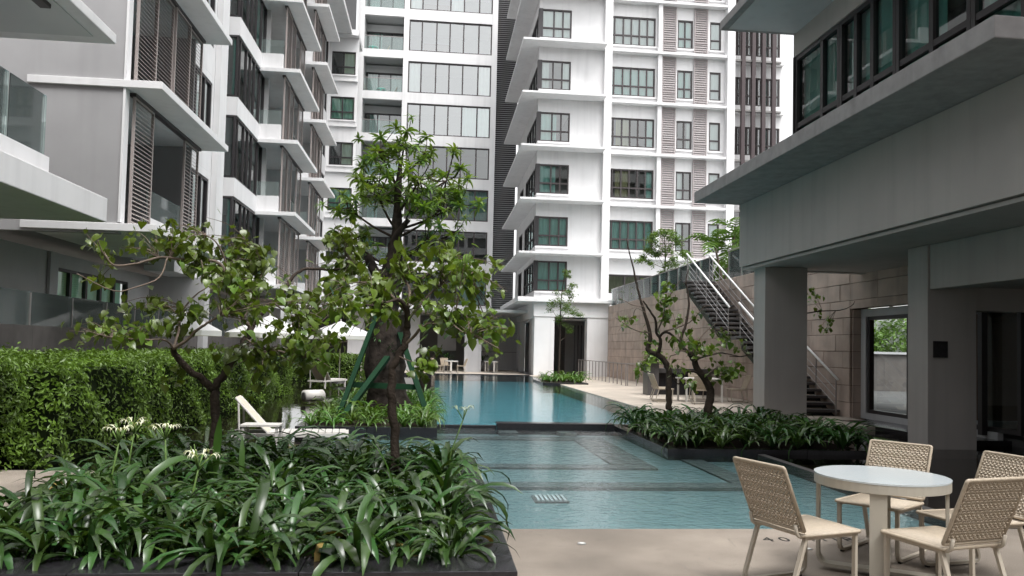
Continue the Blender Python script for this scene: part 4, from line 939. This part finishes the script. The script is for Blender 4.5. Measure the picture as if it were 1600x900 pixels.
TREES = {'B': {'paths': [('t', [(-1.93, 7.3, 0.22), (-1.94, 7.3, 0.65), (-1.93, 7.3, 0.97), (-1.95, 7.3, 1.16)], 0.055, 0.05), ('b', [(-1.95, 7.3, 1.16), (-2.07, 7.2, 1.29), (-2.21, 7.1, 1.44), (-2.23, 7.0, 1.54)], 0.042, 0.03), ('b', [(-2.23, 7.0, 1.54), (-2.12, 6.95, 1.6), (-2.01, 6.9, 1.7), (-1.91, 6.85, 1.76), (-1.79, 6.8, 1.83)], 0.02, 0.01), ('b', [(-2.23, 7.0, 1.53), (-2.22, 7.1, 1.69), (-2.23, 7.2, 1.87), (-2.16, 7.3, 2.01), (-2.04, 7.4, 2.13)], 0.015, 0.006), ('b', [(-2.23, 7.0, 1.54), (-2.27, 6.9, 1.61), (-2.4, 6.8, 1.61), (-2.62, 6.7, 1.62), (-2.81, 6.6, 1.68)], 0.012, 0.004), ('b', [(-1.95, 7.3, 1.16), (-1.87, 7.32, 1.34), (-1.78, 7.34, 1.5), (-1.72, 7.36, 1.61), (-1.69, 7.38, 1.71), (-1.67, 7.4, 1.75)], 0.045, 0.036), ('b', [(-1.67, 7.4, 1.75), (-1.61, 7.45, 1.86), (-1.51, 7.5, 1.99), (-1.43, 7.55, 2.09), (-1.38, 7.6, 2.19), (-1.34, 7.65, 2.27), (-1.23, 7.7, 2.33), (-0.97, 7.75, 2.34), (-0.79, 7.8, 2.41)], 0.032, 0.012), ('b', [(-1.67, 7.4, 1.75), (-1.73, 7.34, 1.81), (-1.78, 7.27, 1.98), (-1.86, 7.21, 2.2), (-1.95, 7.15, 2.32), (-2.22, 7.08, 2.32), (-2.35, 7.02, 2.33), (-2.48, 6.95, 2.28), (-2.54, 6.89, 2.25), (-2.68, 6.83, 2.23), (-2.75, 6.76, 2.33), (-2.77, 6.7, 2.42)], 0.024, 0.005), ('b', [(-2.31, 7.0, 2.32), (-2.33, 6.88, 2.14), (-2.45, 6.75, 2.05), (-2.59, 6.62, 2.0), (-2.83, 6.5, 2.12)], 0.01, 0.004), ('b', [(-1.88, 7.3, 2.21), (-1.9, 7.23, 2.38), (-1.97, 7.17, 2.51), (-2.09, 7.1, 2.57)], 0.012, 0.005), ('b', [(-1.75, 7.4, 1.81), (-1.67, 7.53, 2.12), (-1.65, 7.67, 2.31), (-1.75, 7.8, 2.51)], 0.014, 0.006), ('b', [(-1.51, 7.5, 1.99), (-1.35, 7.43, 1.88), (-1.16, 7.37, 1.77), (-1.03, 7.3, 1.65)], 0.012, 0.005), ('b', [(-1.69, 7.3, 1.63), (-1.52, 7.2, 1.55), (-1.34, 7.1, 1.53), (-1.15, 7.0, 1.48)], 0.014, 0.005)], 'cl': [(-2.99, 7.35, 2.44, 0.17, 0.12, 10), (-2.69, 7.51, 2.51, 0.18, 0.11, 14), (-2.29, 7.09, 2.51, 0.17, 0.13, 18), (-2.17, 7.31, 2.47, 0.18, 0.15, 20), (-2.02, 7.69, 2.46, 0.28, 0.22, 48), (-1.75, 7.7, 2.31, 0.35, 0.28, 60), (-1.78, 6.93, 2.1, 0.28, 0.2, 42), (-2.05, 7.01, 2.21, 0.17, 0.17, 18), (-1.52, 6.85, 1.94, 0.28, 0.2, 42), (-1.31, 7.24, 1.79, 0.33, 0.21, 45), (-0.99, 6.83, 1.65, 0.28, 0.2, 40), (-1.42, 7.26, 1.52, 0.36, 0.17, 44), (-1.77, 7.45, 1.46, 0.24, 0.12, 16), (-2.38, 7.08, 1.87, 0.32, 0.1, 22), (-2.83, 7.48, 1.93, 0.18, 0.09, 8), (-3.03, 7.39, 1.65, 0.25, 0.13, 20), (-2.47, 6.82, 1.67, 0.25, 0.12, 24), (-2.3, 7.36, 1.63, 0.16, 0.12, 10), (-1.54, 7.06, 1.3, 0.17, 0.12, 8), (-2.33, 7.22, 1.22, 0.08, 0.06, 4), (-2.92, 7.08, 2.1, 0.15, 0.07, 5), (-0.88, 7.8, 2.45, 0.26, 0.29, 46), (-0.95, 7.8, 2.7, 0.15, 0.18, 20), (-1.07, 7.49, 2.07, 0.25, 0.18, 20)]}, 'A': {'paths': [('t', [(-0.3, 6.9, 0.33), (-0.31, 6.9, 0.78), (-0.34, 6.9, 1.11), (-0.36, 6.9, 1.32), (-0.33, 6.9, 1.45), (-0.25, 6.9, 1.61), (-0.23, 6.9, 1.77)], 0.05, 0.038), ('b', [(-0.23, 6.9, 1.77), (-0.23, 6.85, 1.86), (-0.24, 6.8, 1.93), (-0.3, 6.75, 2.0), (-0.4, 6.7, 1.97), (-0.52, 6.65, 1.94), (-0.71, 6.6, 1.96)], 0.036, 0.006), ('b', [(-0.24, 6.9, 1.92), (-0.22, 7.0, 2.09), (-0.29, 7.1, 2.24), (-0.4, 7.2, 2.37)], 0.022, 0.008), ('b', [(-0.25, 6.9, 1.61), (-0.16, 6.83, 1.7), (-0.09, 6.76, 1.78), (0.03, 6.69, 1.8), (0.16, 6.61, 1.79), (0.23, 6.54, 1.74), (0.39, 6.47, 1.68), (0.54, 6.4, 1.6)], 0.018, 0.005), ('b', [(-0.23, 6.9, 1.83), (-0.12, 6.98, 1.98), (-0.02, 7.05, 2.1), (0.12, 7.12, 2.2), (0.32, 7.2, 2.3)], 0.016, 0.005), ('b', [(-0.24, 6.9, 1.89), (-0.45, 7.03, 2.12), (-0.63, 7.17, 2.18), (-0.82, 7.3, 2.16)], 0.016, 0.005), ('b', [(-0.22, 7.1, 2.07), (-0.06, 7.2, 2.29), (0.12, 7.3, 2.49)], 0.012, 0.004), ('b', [(-0.31, 6.9, 1.52), (-0.17, 6.75, 1.47), (-0.03, 6.6, 1.43)], 0.01, 0.004)], 'cl': [(0.39, 6.62, 1.76, 0.23, 0.16, 44), (0.58, 7.27, 1.63, 0.11, 0.13, 12), (0.12, 6.61, 1.89, 0.22, 0.15, 34), (0.33, 7.32, 2.19, 0.27, 0.21, 50), (0.06, 6.89, 2.24, 0.27, 0.2, 48), (-0.23, 7.01, 2.3, 0.26, 0.2, 38), (-0.52, 7.17, 2.16, 0.26, 0.19, 44), (-0.66, 6.92, 1.94, 0.26, 0.17, 34), (-0.42, 6.7, 1.79, 0.19, 0.14, 16), (-0.06, 6.59, 1.51, 0.15, 0.15, 20), (-0.72, 6.48, 1.78, 0.19, 0.15, 24), (0.05, 7.14, 2.46, 0.26, 0.15, 26), (-0.16, 6.84, 1.97, 0.17, 0.14, 14), (0.27, 6.56, 2.38, 0.13, 0.13, 14), (-0.96, 7.28, 2.0, 0.18, 0.21, 18)]}, 'C': {'paths': [('t', [(4.71, 15.2, 0.47), (4.7, 15.2, 0.61), (4.69, 15.2, 0.98), (4.67, 15.2, 1.28), (4.59, 15.2, 1.43), (4.43, 15.2, 1.57)], 0.085, 0.075), ('b', [(4.43, 15.2, 1.57), (4.31, 15.23, 1.6), (4.26, 15.25, 1.67), (4.31, 15.28, 1.81), (4.32, 15.31, 1.99), (4.24, 15.34, 2.3), (4.15, 15.36, 2.6), (4.11, 15.39, 2.76), (4.05, 15.42, 3.02), (4.0, 15.45, 3.29), (3.92, 15.47, 3.59), (3.85, 15.5, 3.91)], 0.07, 0.012), ('b', [(4.43, 15.2, 1.57), (4.48, 15.15, 1.66), (4.48, 15.1, 1.86), (4.38, 15.05, 1.99), (4.35, 15.0, 2.21), (4.17, 14.95, 2.48), (4.06, 14.9, 2.6)], 0.055, 0.02), ('b', [(4.49, 15.2, 1.91), (4.6, 15.15, 2.01), (4.74, 15.1, 1.92), (4.87, 15.05, 1.81), (4.92, 15.0, 1.69)], 0.035, 0.03), ('b', [(4.28, 15.2, 1.99), (4.04, 15.03, 2.0), (3.82, 14.87, 2.06), (3.47, 14.7, 2.25)], 0.02, 0.006), ('b', [(4.16, 15.2, 2.51), (3.95, 15.3, 2.54), (3.74, 15.4, 2.67), (3.71, 15.5, 2.76)], 0.015, 0.005), ('b', [(4.19, 15.2, 2.39), (4.04, 15.35, 2.47), (4.01, 15.5, 2.27)], 0.01, 0.005), ('b', [(4.43, 15.2, 1.99), (4.53, 15.12, 2.3), (4.56, 15.05, 2.55), (4.69, 14.97, 2.85), (4.81, 14.9, 3.03)], 0.022, 0.006), ('b', [(4.58, 15.2, 2.02), (4.94, 15.1, 2.15), (5.12, 15.0, 2.28), (5.29, 14.9, 2.51), (5.41, 14.8, 2.53)], 0.022, 0.006)], 'cl': [(4.42, 14.78, 2.6, 0.15, 0.17, 34), (3.92, 15.48, 2.06, 0.14, 0.13, 10), (4.59, 15.14, 2.32, 0.12, 0.12, 16), (4.94, 15.42, 2.27, 0.1, 0.08, 7), (4.49, 15.68, 1.79, 0.15, 0.15, 12), (4.78, 15.24, 1.77, 0.1, 0.1, 9), (4.52, 15.2, 2.91, 0.12, 0.12, 10), (4.01, 14.77, 1.25, 0.08, 0.11, 14), (3.69, 14.97, 2.24, 0.05, 0.05, 4), (5.19, 15.2, 2.29, 0.1, 0.07, 5)]}, 'D': {'paths': [('t', [(5.14, 14.2, 0.41), (5.15, 14.2, 0.6), (5.18, 14.2, 0.91), (5.06, 14.2, 1.12), (4.91, 14.2, 1.36), (4.82, 14.2, 1.55), (4.75, 14.2, 1.62)], 0.11, 0.065), ('b', [(4.75, 14.2, 1.62), (4.67, 14.24, 1.69), (4.63, 14.29, 1.86), (4.74, 14.33, 2.15), (4.8, 14.37, 2.47), (4.8, 14.41, 2.72), (4.77, 14.46, 2.96), (4.83, 14.5, 3.21)], 0.05, 0.01), ('b', [(4.75, 14.2, 1.62), (4.58, 14.13, 1.64), (4.47, 14.07, 1.57), (4.33, 14.0, 1.54)], 0.025, 0.008), ('b', [(4.83, 14.2, 1.62), (5.02, 14.27, 1.91), (5.22, 14.33, 2.09), (5.37, 14.4, 2.19)], 0.018, 0.006), ('b', [(4.88, 14.2, 1.41), (5.13, 14.7, 1.5), (5.62, 15.2, 1.59), (5.94, 15.7, 1.62), (6.33, 16.2, 1.59), (6.8, 16.7, 1.54)], 0.028, 0.01), ('b', [(5.06, 14.2, 1.17), (4.77, 14.1, 1.27), (4.6, 14.0, 1.17), (4.47, 13.9, 1.03), (4.34, 13.8, 1.15)], 0.03, 0.012), ('b', [(4.6, 14.2, 1.78), (4.57, 14.35, 2.07), (4.54, 14.5, 2.35)], 0.018, 0.006)], 'cl': [(4.63, 13.71, 1.85, 0.11, 0.09, 11), (4.91, 14.2, 1.77, 0.07, 0.09, 9), (4.54, 14.2, 1.33, 0.13, 0.07, 12), (5.06, 13.83, 1.65, 0.14, 0.07, 16), (5.37, 13.84, 1.92, 0.14, 0.11, 18), (5.53, 13.92, 1.29, 0.11, 0.21, 40), (4.87, 14.12, 1.55, 0.07, 0.07, 7), (4.73, 13.95, 0.99, 0.11, 0.07, 8), (4.47, 13.78, 1.96, 0.09, 0.09, 6)]}, 'E': {'paths': [('t', [(8.69, 19.0, 0.1), (8.63, 19.0, 0.87), (8.73, 19.0, 1.68), (8.84, 19.0, 2.33)], 0.06, 0.045), ('b', [(8.84, 19.0, 2.33), (9.07, 18.95, 2.58), (9.42, 18.9, 2.68), (9.78, 18.85, 2.74), (10.21, 18.8, 2.77), (10.49, 18.75, 2.88), (10.56, 18.7, 3.01)], 0.03, 0.006), ('b', [(8.84, 19.0, 2.33), (8.23, 18.93, 1.75), (7.78, 18.87, 1.56), (7.34, 18.8, 1.55)], 0.03, 0.012)], 'cl': [(9.77, 19.47, 3.04, 0.11, 0.32, 16), (9.71, 19.05, 2.68, 0.16, 0.12, 6), (10.21, 19.47, 2.34, 0.16, 0.21, 18), (10.89, 19.21, 2.85, 0.11, 0.08, 4), (7.66, 19.2, 2.14, 0.19, 0.31, 10)]}}
gt = 'broad-leaved pool trees'
hib_tree(TREES['B'], 'hibiscus_tree', 'spreading tree with forked trunk and long bare limb on the left of the front planter', gt, 1, dens=3.0, lscale=.95)
hib_tree(TREES['A'], 'hibiscus_tree', 'slender crooked tree at the right of the front planter', gt, 2, dens=2.5, lscale=.93)
hib_tree(TREES['C'], 'hibiscus_tree', 'sparse twisting tree in the pool planter, left of the pair', gt, 3, lscale=1.3, dens=1.8, thin=.75)
hib_tree(TREES['E'], 'hibiscus_tree', 'leafy branches reaching out behind the grey column towards the stone wall', gt, 6, lscale=1.3, dens=1.4)
hib_tree(TREES['D'], 'hibiscus_tree', 'sparse leaning tree in the pool planter beside the grey column', gt, 4, lscale=1.3, dens=1.8, thin=.75)

# frangipani with a thick propped trunk
def frangipani():
    rr = random.Random(12); t = thing('frangipani_tree', 'big old tree with thick dark trunk held by green props on the island', 'tree', (-1.0, 18, .05))
    T_ = [(-.99, .1, .52), (-1.0, .38, .47), (-1.06, .9, .43), (-1.11, 1.6, .37), (-1.13, 2.34, .33), (-1.07, 2.93, .30), (-.98, 3.37, .24), (-.93, 3.74, .17), (-.91, 4.26, .11), (-.9, 4.85, .09), (-.88, 5.45, .07), (-.86, 5.9, .04)]
    pts = smooth_path([(x, 18, z) for x, z, r in T_], 3); rs = []
    for i in range(len(T_)-1):
        for k in range(3): rs.append((T_[i][2]+(T_[i+1][2]-T_[i][2])*k/3)*rr.uniform(.88, 1.12))
    rs.append(.05); MB().tube(pts, rs, None, 16, True, .14).build('trunk', 'bark_dark', t, smooth=True)
    for (x, z, dx, dz, r) in ((-1.3, 3.2, -.25, .45, .15), (-1.15, 2.7, .35, .5, .12), (-1.0, 3.0, -.45, .35, .11), (-.85, 4.2, .22, .3, .1)): MB().tube(smooth_path([(-1.0, 18, z-.3), (x, 17.9, z), (x+dx, 17.85, z+dz)], 3), r, r*.6, 10, True, .1).build('limb_stub', 'bark_dark', t, smooth=True)
    ros = []
    for k in range(3):
        b = MB(); r2 = random.Random(k+3)
        for i in range(13):
            L = r2.uniform(.17, .28); W = L*.24; e = R(r2.uniform(-30, 50)); az = i*2.4+r2.uniform(-.3, .3); o = len(b.v); seg = 4; x = z = 0; lv = []
            for q in range(seg+1):
                u = q/seg; w_ = W*math.sin(math.pi*(.06+.92*u))**.8; nx = -math.sin(e); nz = math.cos(e); lv += [(x+nx*w_*.15, -w_/2, z+nz*w_*.15), (x, 0, z), (x+nx*w_*.15, w_/2, z+nz*w_*.15)]; x += L/seg*math.cos(e); z += L/seg*math.sin(e); e -= .22
            c, s_ = math.cos(az), math.sin(az); b.v += [(p*c-q*s_, p*s_+q*c, h) for p, q, h in lv]
            for q in range(seg): a = o+3*q; b.f += [(a, a+1, a+4, a+3), (a+1, a+2, a+5, a+4)]
        ros.append(b.mesh('leaf_cluster', 'leaf_frang', True))
    # main limbs then forks to rosettes
    tips = []
    axis = [p for p in pts if p.z > 2.9]; cents = []
    for k, (cx, cy, cz) in enumerate(((-2.0, 17.8, 4.7), (-1.7, 18.2, 5.4), (-1.35, 17.7, 6.0), (-.8, 18.1, 6.25), (-.3, 17.8, 6.05), (.2, 18.2, 5.5), (.5, 17.8, 4.9), (.45, 18.1, 4.3), (.1, 17.5, 4.7), (-.4, 17.3, 5.3), (-1.3, 17.3, 4.9), (-1.9, 17.9, 4.0), (-1.6, 18.4, 3.6), (-.2, 17.4, 4.0), (.3, 18.2, 3.5), (-.9, 18.8, 5.2), (-.6, 17.2, 4.6))):
        c = Vector((cx, cy, cz)); a = min(axis, key=lambda p: abs(p.z-(c.z-.65))); cents.append(c)
        for q in range(12): tips.append(c+Vector((rr.gauss(0, .30), rr.gauss(0, .30), rr.gauss(.08, .24))))
        MB().tube(smooth_path([a, a.lerp(c, .5)+Vector((0, 0, -.06)), c], 3), .034, .018, 7, True, .06).build('branch', 'bark', t, smooth=True)
    tw = MB()
    for q in tips:
        c = min(cents, key=lambda p: (p-q).length); mid = c.lerp(q, .55)+Vector((rr.uniform(-.05, .05), rr.uniform(-.05, .05), -.05)); tw.tube(smooth_path([c, mid, q], 3), .014, .007, 5, False)
        link('leaf_cluster', rr.choice(ros), t, q-Vector((-1.0, 18, .05)), (rr.uniform(-.4, .4), rr.uniform(-.4, .4), rr.uniform(0, 6.3)), rr.uniform(.75, 1.25))
    tw.build('twigs', 'bark', t, smooth=True)['kind'] = 'stuff'
    # epiphytes on the trunk
    for k in range(11):
        z = rr.uniform(.8, 3.4); az = rr.uniform(3.5, 5.9); link('epiphyte', PM[k % 5], t, (-.08+math.cos(az)*.35, math.sin(az)*.35, z), (.5, 0, rr.uniform(0, 6)), .42)
    return t
frangipani()
pr = thing('timber_prop', 'long green timber prop leaning on the left of the big trunk', 'prop', (-1.95, 16.6, .05), 0, 'green timber props'); flatbar([(-1.95, 16.6, .05), (-1.25, 17.6, 2.35)], (.05, 0, 0), .10).build('post', 'prop_green', pr)
pr = thing('timber_prop', 'short green timber prop low in front of the big trunk', 'prop', (-1.85, 16.4, .05), 0, 'green timber props'); flatbar([(-1.85, 16.3, .05), (-1.0, 17.45, 1.35)], (.06, 0, 0), .12).build('post', 'prop_green', pr)
pr = thing('timber_prop', 'green timber prop leaning on the right of the big trunk', 'prop', (.0, 17.0, .05), 0, 'green timber props'); flatbar([(-.05, 16.9, .05), (-.75, 17.75, 1.9)], (.06, 0, 0), .12).build('post', 'prop_green', pr)
pr = thing('timber_brace', 'green horizontal timber brace across the foot of the big trunk', 'prop', (-1.1, 17.3, .9), 0, 'green timber props'); flatbar([(-1.75, 17.3, .75), (-.35, 17.3, .72)], (0, 0, .06), .06).build('beam', 'prop_green', pr)

# clipped hedges: leaf shells round a dark core
def hedge(label, x0, x1, y0, y1, z0, z1, n, lsz, seed, step=True):
    rr = random.Random(seed); t = thing('hedge', label, 'hedge', ((x0+x1)/2, (y0+y1)/2, z0)); 
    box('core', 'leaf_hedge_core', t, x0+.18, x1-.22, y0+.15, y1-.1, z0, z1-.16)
    b = MB(); A_ = [(y1-y0)*(z1-z0), (x1-x0)*(y1-y0), (x1-x0)*(z1-z0)]; tot = sum(A_)
    def bulge(y, z): return .10*math.sin(y*1.9+1)+.07*math.sin(y*4.3+z*3)+.05*math.sin(z*6+y*2)
    for i in range(n):
        u = rr.random()*tot; dep = abs(rr.gauss(0, .07))
        if u < A_[0]: y, z = rr.uniform(y0, y1), rr.uniform(z0+.05, z1); p = Vector((x1-dep+bulge(y, z)-.05*max(0, (.5-z)), y, z)); nn = Vector((1, 0, .4))
        elif u < A_[0]+A_[1]: x, y = rr.uniform(x0, x1), rr.uniform(y0, y1); p = Vector((x, y, z1-dep+.05*math.sin(y*3+x*2)+.035*math.sin(y*7.3)+(.06 if rr.random() < .08 else 0))); nn = Vector((.1, 0, 1))
        else: x, z = rr.uniform(x0, x1), rr.uniform(z0+.05, z1); p = Vector((x, y0+dep+bulge(x, z), z)); nn = Vector((0, -1, .4))
        nn = (nn+Vector((rr.gauss(0, .45), rr.gauss(0, .45), rr.gauss(0, .45)))).normalized(); tx = nn.cross(Vector((rr.gauss(0, 1), rr.gauss(0, 1), rr.gauss(0, 1)))).normalized(); ty = nn.cross(tx); L = lsz*rr.uniform(.7, 1.4); W = L*.45; f = nn*L*.12
        b.quad(p, p+tx*L*.5+ty*W*.5+f, p+tx*L, p+tx*L*.5-ty*W*.5+f)
    b.build('foliage', 'leaf_hedge', t)['kind'] = 'stuff'
    return t
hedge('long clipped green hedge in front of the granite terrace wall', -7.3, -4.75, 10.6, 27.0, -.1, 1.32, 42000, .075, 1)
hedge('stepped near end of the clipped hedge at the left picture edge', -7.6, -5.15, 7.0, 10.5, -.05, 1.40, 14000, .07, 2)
hedge('far clipped hedge behind the parasol pole', -7.5, -3.2, 36.5, 38, -.1, 1.15, 6000, .11, 3)

# airy background trees
def airy(name, label, base, top, cl, n, lsz, seed, m='leaf_fine', r0=.06, group=None, bare=False):
    rr = random.Random(seed); t = thing(name, label, 'tree', base, 0, group); B, Tp = Vector(base), Vector(top)
    sp = smooth_path([B, B.lerp(Tp, .35)+Vector((rr.uniform(-.1, .1), 0, 0)), B.lerp(Tp, .7)+Vector((rr.uniform(-.15, .15), 0, 0)), Tp], 4)
    MB().tube(sp, r0, r0*.25, 8, True, .08).build('trunk', 'bark', t, smooth=True); b = MB(); tw = MB()
    for (cx, cy, cz, r, w_) in cl:
        c = Vector((cx, cy, cz)); a = min(sp, key=lambda p: (p-c-Vector((0, 0, -r))).length); tw.tube(smooth_path([a, a.lerp(c, .6)+Vector((0, 0, -.05)), c], 3), r0*.3, r0*.1, 5, False)
        for q in range(int(w_*4)):
            e = c+Vector((rr.gauss(0, .55)*r, rr.gauss(0, .55)*r, rr.gauss(0, .4)*r)); tw.tube([c, e], r0*.1, r0*.05, 3, False)
            for k in range(int(n/(4*len(cl)))):
                p = c.lerp(e, rr.uniform(.4, 1.1))+Vector((rr.gauss(0, 1), rr.gauss(0, 1), rr.gauss(0, .7)))*r*.16; nn = Vector((rr.gauss(0, .5), rr.gauss(0, .5), 1)).normalized(); tx = nn.cross(Vector((rr.gauss(0, 1), rr.gauss(0, 1), rr.gauss(0, .3)))).normalized(); ty = nn.cross(tx); L = lsz*rr.uniform(.7, 1.3); W = L*.45
                b.quad(p, p+tx*L*.5+ty*W*.5, p+tx*L-nn*L*.2, p+tx*L*.5-ty*W*.5)
    tw.build('branches', 'twig', t, smooth=True)['kind'] = 'stuff'; b.build('crown', m, t)['kind'] = 'stuff'
    return t
airy('slender_tree', 'slender airy tree standing in front of the white tower base', (6.0, 37, .1), (6.25, 37, 5.6), [(6.3, 37, 5.3, .35, 1), (6.45, 37, 4.7, .45, 1), (5.9, 36.8, 4.2, .5, 1), (6.7, 37.1, 4.2, .6, 1.2), (5.6, 37, 3.6, .6, 1), (6.3, 36.7, 3.6, .6, 1.3), (6.9, 37, 3.3, .5, 1), (5.9, 37, 3.0, .5, 1), (6.5, 37, 2.5, .4, .7)], 2600, .10, 4, r0=.055)
airy('terrace_tree', 'light green feathery tree rising behind the terrace glass, left of the palm', (11.3, 37.5, 4.3), (11.2, 37.5, 7.6), [(11.0, 37.5, 7.5, .7, 1.2), (10.4, 37.3, 7.0, .7, 1.2), (11.7, 37.4, 7.2, .7, 1.2), (12.1, 37.5, 6.5, .6, 1), (10.8, 37.2, 6.5, .7, 1.2), (11.5, 37.2, 6.1, .6, 1), (10.3, 37.5, 6.2, .5, .8), (11.0, 37, 5.5, .5, .7)], 5200, .12, 5)
def shrub(label, x, y, z, r, h, n, lsz, seed, m='leaf_fine', group=None, name='shrub'):
    rr = random.Random(seed); t = thing(name, label, 'plant', (x, y, z), 0, group); b = MB(); tw = MB()
    for k in range(9):
        a = rr.uniform(0, 6.3); e = Vector((x+math.cos(a)*r*rr.uniform(.2, .8), y+math.sin(a)*r*rr.uniform(.2, .8), z+h*rr.uniform(.5, .9))); tw.tube(smooth_path([(x, y, z), ((x+e.x)/2, (y+e.y)/2, z+h*.4), e], 3), .02, .006, 5, False)
    for i in range(n):
        u = Vector((rr.gauss(0, 1), rr.gauss(0, 1), rr.gauss(0, 1))).normalized()*rr.uniform(.55, 1.02); u *= 1+.25*math.sin(u.x*5+seed)*math.cos(u.z*6); p = Vector((x+u.x*r, y+u.y*r, z+h*.5+u.z*h*.5))
        nn = (u+Vector((rr.gauss(0, .5), rr.gauss(0, .5), .4+rr.gauss(0, .5)))).normalized(); tx = nn.cross(Vector((rr.gauss(0, 1), rr.gauss(0, 1), rr.gauss(0, 1)))).normalized(); ty = nn.cross(tx); L = lsz*rr.uniform(.7, 1.4); W = L*.5
        b.quad(p, p+tx*L*.5+ty*W*.5, p+tx*L-nn*L*.15, p+tx*L*.5-ty*W*.5)
    tw.build('stems', 'bark', t, smooth=True)['kind'] = 'stuff'; b.build('foliage', m, t)['kind'] = 'stuff'
    return t
gs = 'shrubs on the raised terrace'
for k, (x, y, r, h, l) in enumerate(((11.5, 44, .8, 1.0, 'rounded shrub at the tower end of the raised terrace'), (11.5, 41.5, .8, 1.2, 'rounded shrub on the terrace left of the feathery tree'), (11.9, 35, .9, 1.5, 'bushy shrub under the feathery tree'), (12.2, 32.5, 1.1, 1.5, 'bushy shrub at the foot of the palm'), (12.4, 29.8, 1.1, 1.7, 'bushy shrub right of the palm near the stair head'), (12.3, 27.3, 1.0, 1.6, 'dense shrub nearest the grey column on the terrace'))): shrub(l, x, y, 4.3, r, h, 1500, .14, 40+k, 'leaf_palm' if k > 3 else 'leaf_fine', gs)
gd = 'trees behind the driveway wall'
for k, (x, y, r, h, l) in enumerate(((16.5, 36, 2.0, 4.2, 'leafy driveway tree seen at the left side of the glass door'), (19.8, 36.5, 2.2, 4.4, 'leafy driveway tree seen in the middle of the glass door'), (23.0, 36, 2.1, 4.0, 'leafy driveway tree seen at the right side of the glass door'))): shrub(l, x, y, .1, r, h, 3500, .22, 60+k, 'leaf_palm', gd, 'driveway_tree')
# palm
def palm(label, x, y, z, h, n, L0, seed):
    rr = random.Random(seed); t = thing('palm_tree', label, 'palm', (x, y, z))
    for s_ in range(3):
        top = Vector((x+rr.uniform(-.7, .7), y+rr.uniform(-.5, .5), z+h*rr.uniform(.6, 1))); MB().tube(smooth_path([(x, y, z), ((x+top.x)/2, (y+top.y)/2, z+h*.4), top], 3), .06, .045, 8).build('stem', 'twig', t, smooth=True)
        for k in range(n):
            az = k*2.4+rr.uniform(-.3, .3); e = R(rr.uniform(25, 75)); L = L0*rr.uniform(.8, 1.15); p = Vector(top); seg = 10; b = MB(); rp = [Vector(p)]
            for i in range(seg):
                d = Vector((math.cos(az)*math.cos(e), math.sin(az)*math.cos(e), math.sin(e))); p = p+d*L/seg; e -= .19; rp.append(Vector(p)); side = Vector((-math.sin(az), math.cos(az), 0))
                if i > 0:
                    for sd in (-1, 1):
                        for q in (0,):
                            bp = rp[-2].lerp(rp[-1], q); ll = L*.30*math.sin(math.pi*min(.97, .15+.8*(i+q)/seg)); dd = (side*sd+d*.6+Vector((0, 0, .12))).normalized(); tip = bp+dd*ll-Vector((0, 0, ll*.35)); wv_ = d*.03; b.quad(bp-wv_, bp+wv_, bp+dd*ll*.55+wv_*1.2-Vector((0, 0, .04*ll)), tip, bp+dd*ll*.55-wv_-Vector((0, 0, .04*ll)))
            b.tube(rp, .014, .004, 4, False); b.build('frond', 'leaf_palm', t)
    return t
palm('bright green feather palm on the raised terrace above the stair', 11.9, 31.2, 4.3, 2.3, 10, 1.5, 3); palm('bright green palm behind the roof ledge above the stone stair', 12.6, 28.3, 4.3, 2.4, 9, 1.4, 8)
# potted plants by the far terrace
for k, (x, l) in enumerate(((3.35, 'potted plant right of the grey column at the far pool end'), (.9, 'potted palm behind the far white table'))): 
    pt = thing('potted_plant', l, 'plant', (x, 52.6, .05)); MB().tube([(x, 52.6, .05), (x, 52.6, .75)], .22, .28, 14).build('pot', 'granite_grey', pt, smooth=True); link('leaves', PM[k], pt, (0, 0, .7), (0, 0, k), 1.6)
shrub('ivy clump spilling over the square counter post', 8.0, 27.7, 1.15, .4, .6, 260, .16, 77, 'leaf_hib')
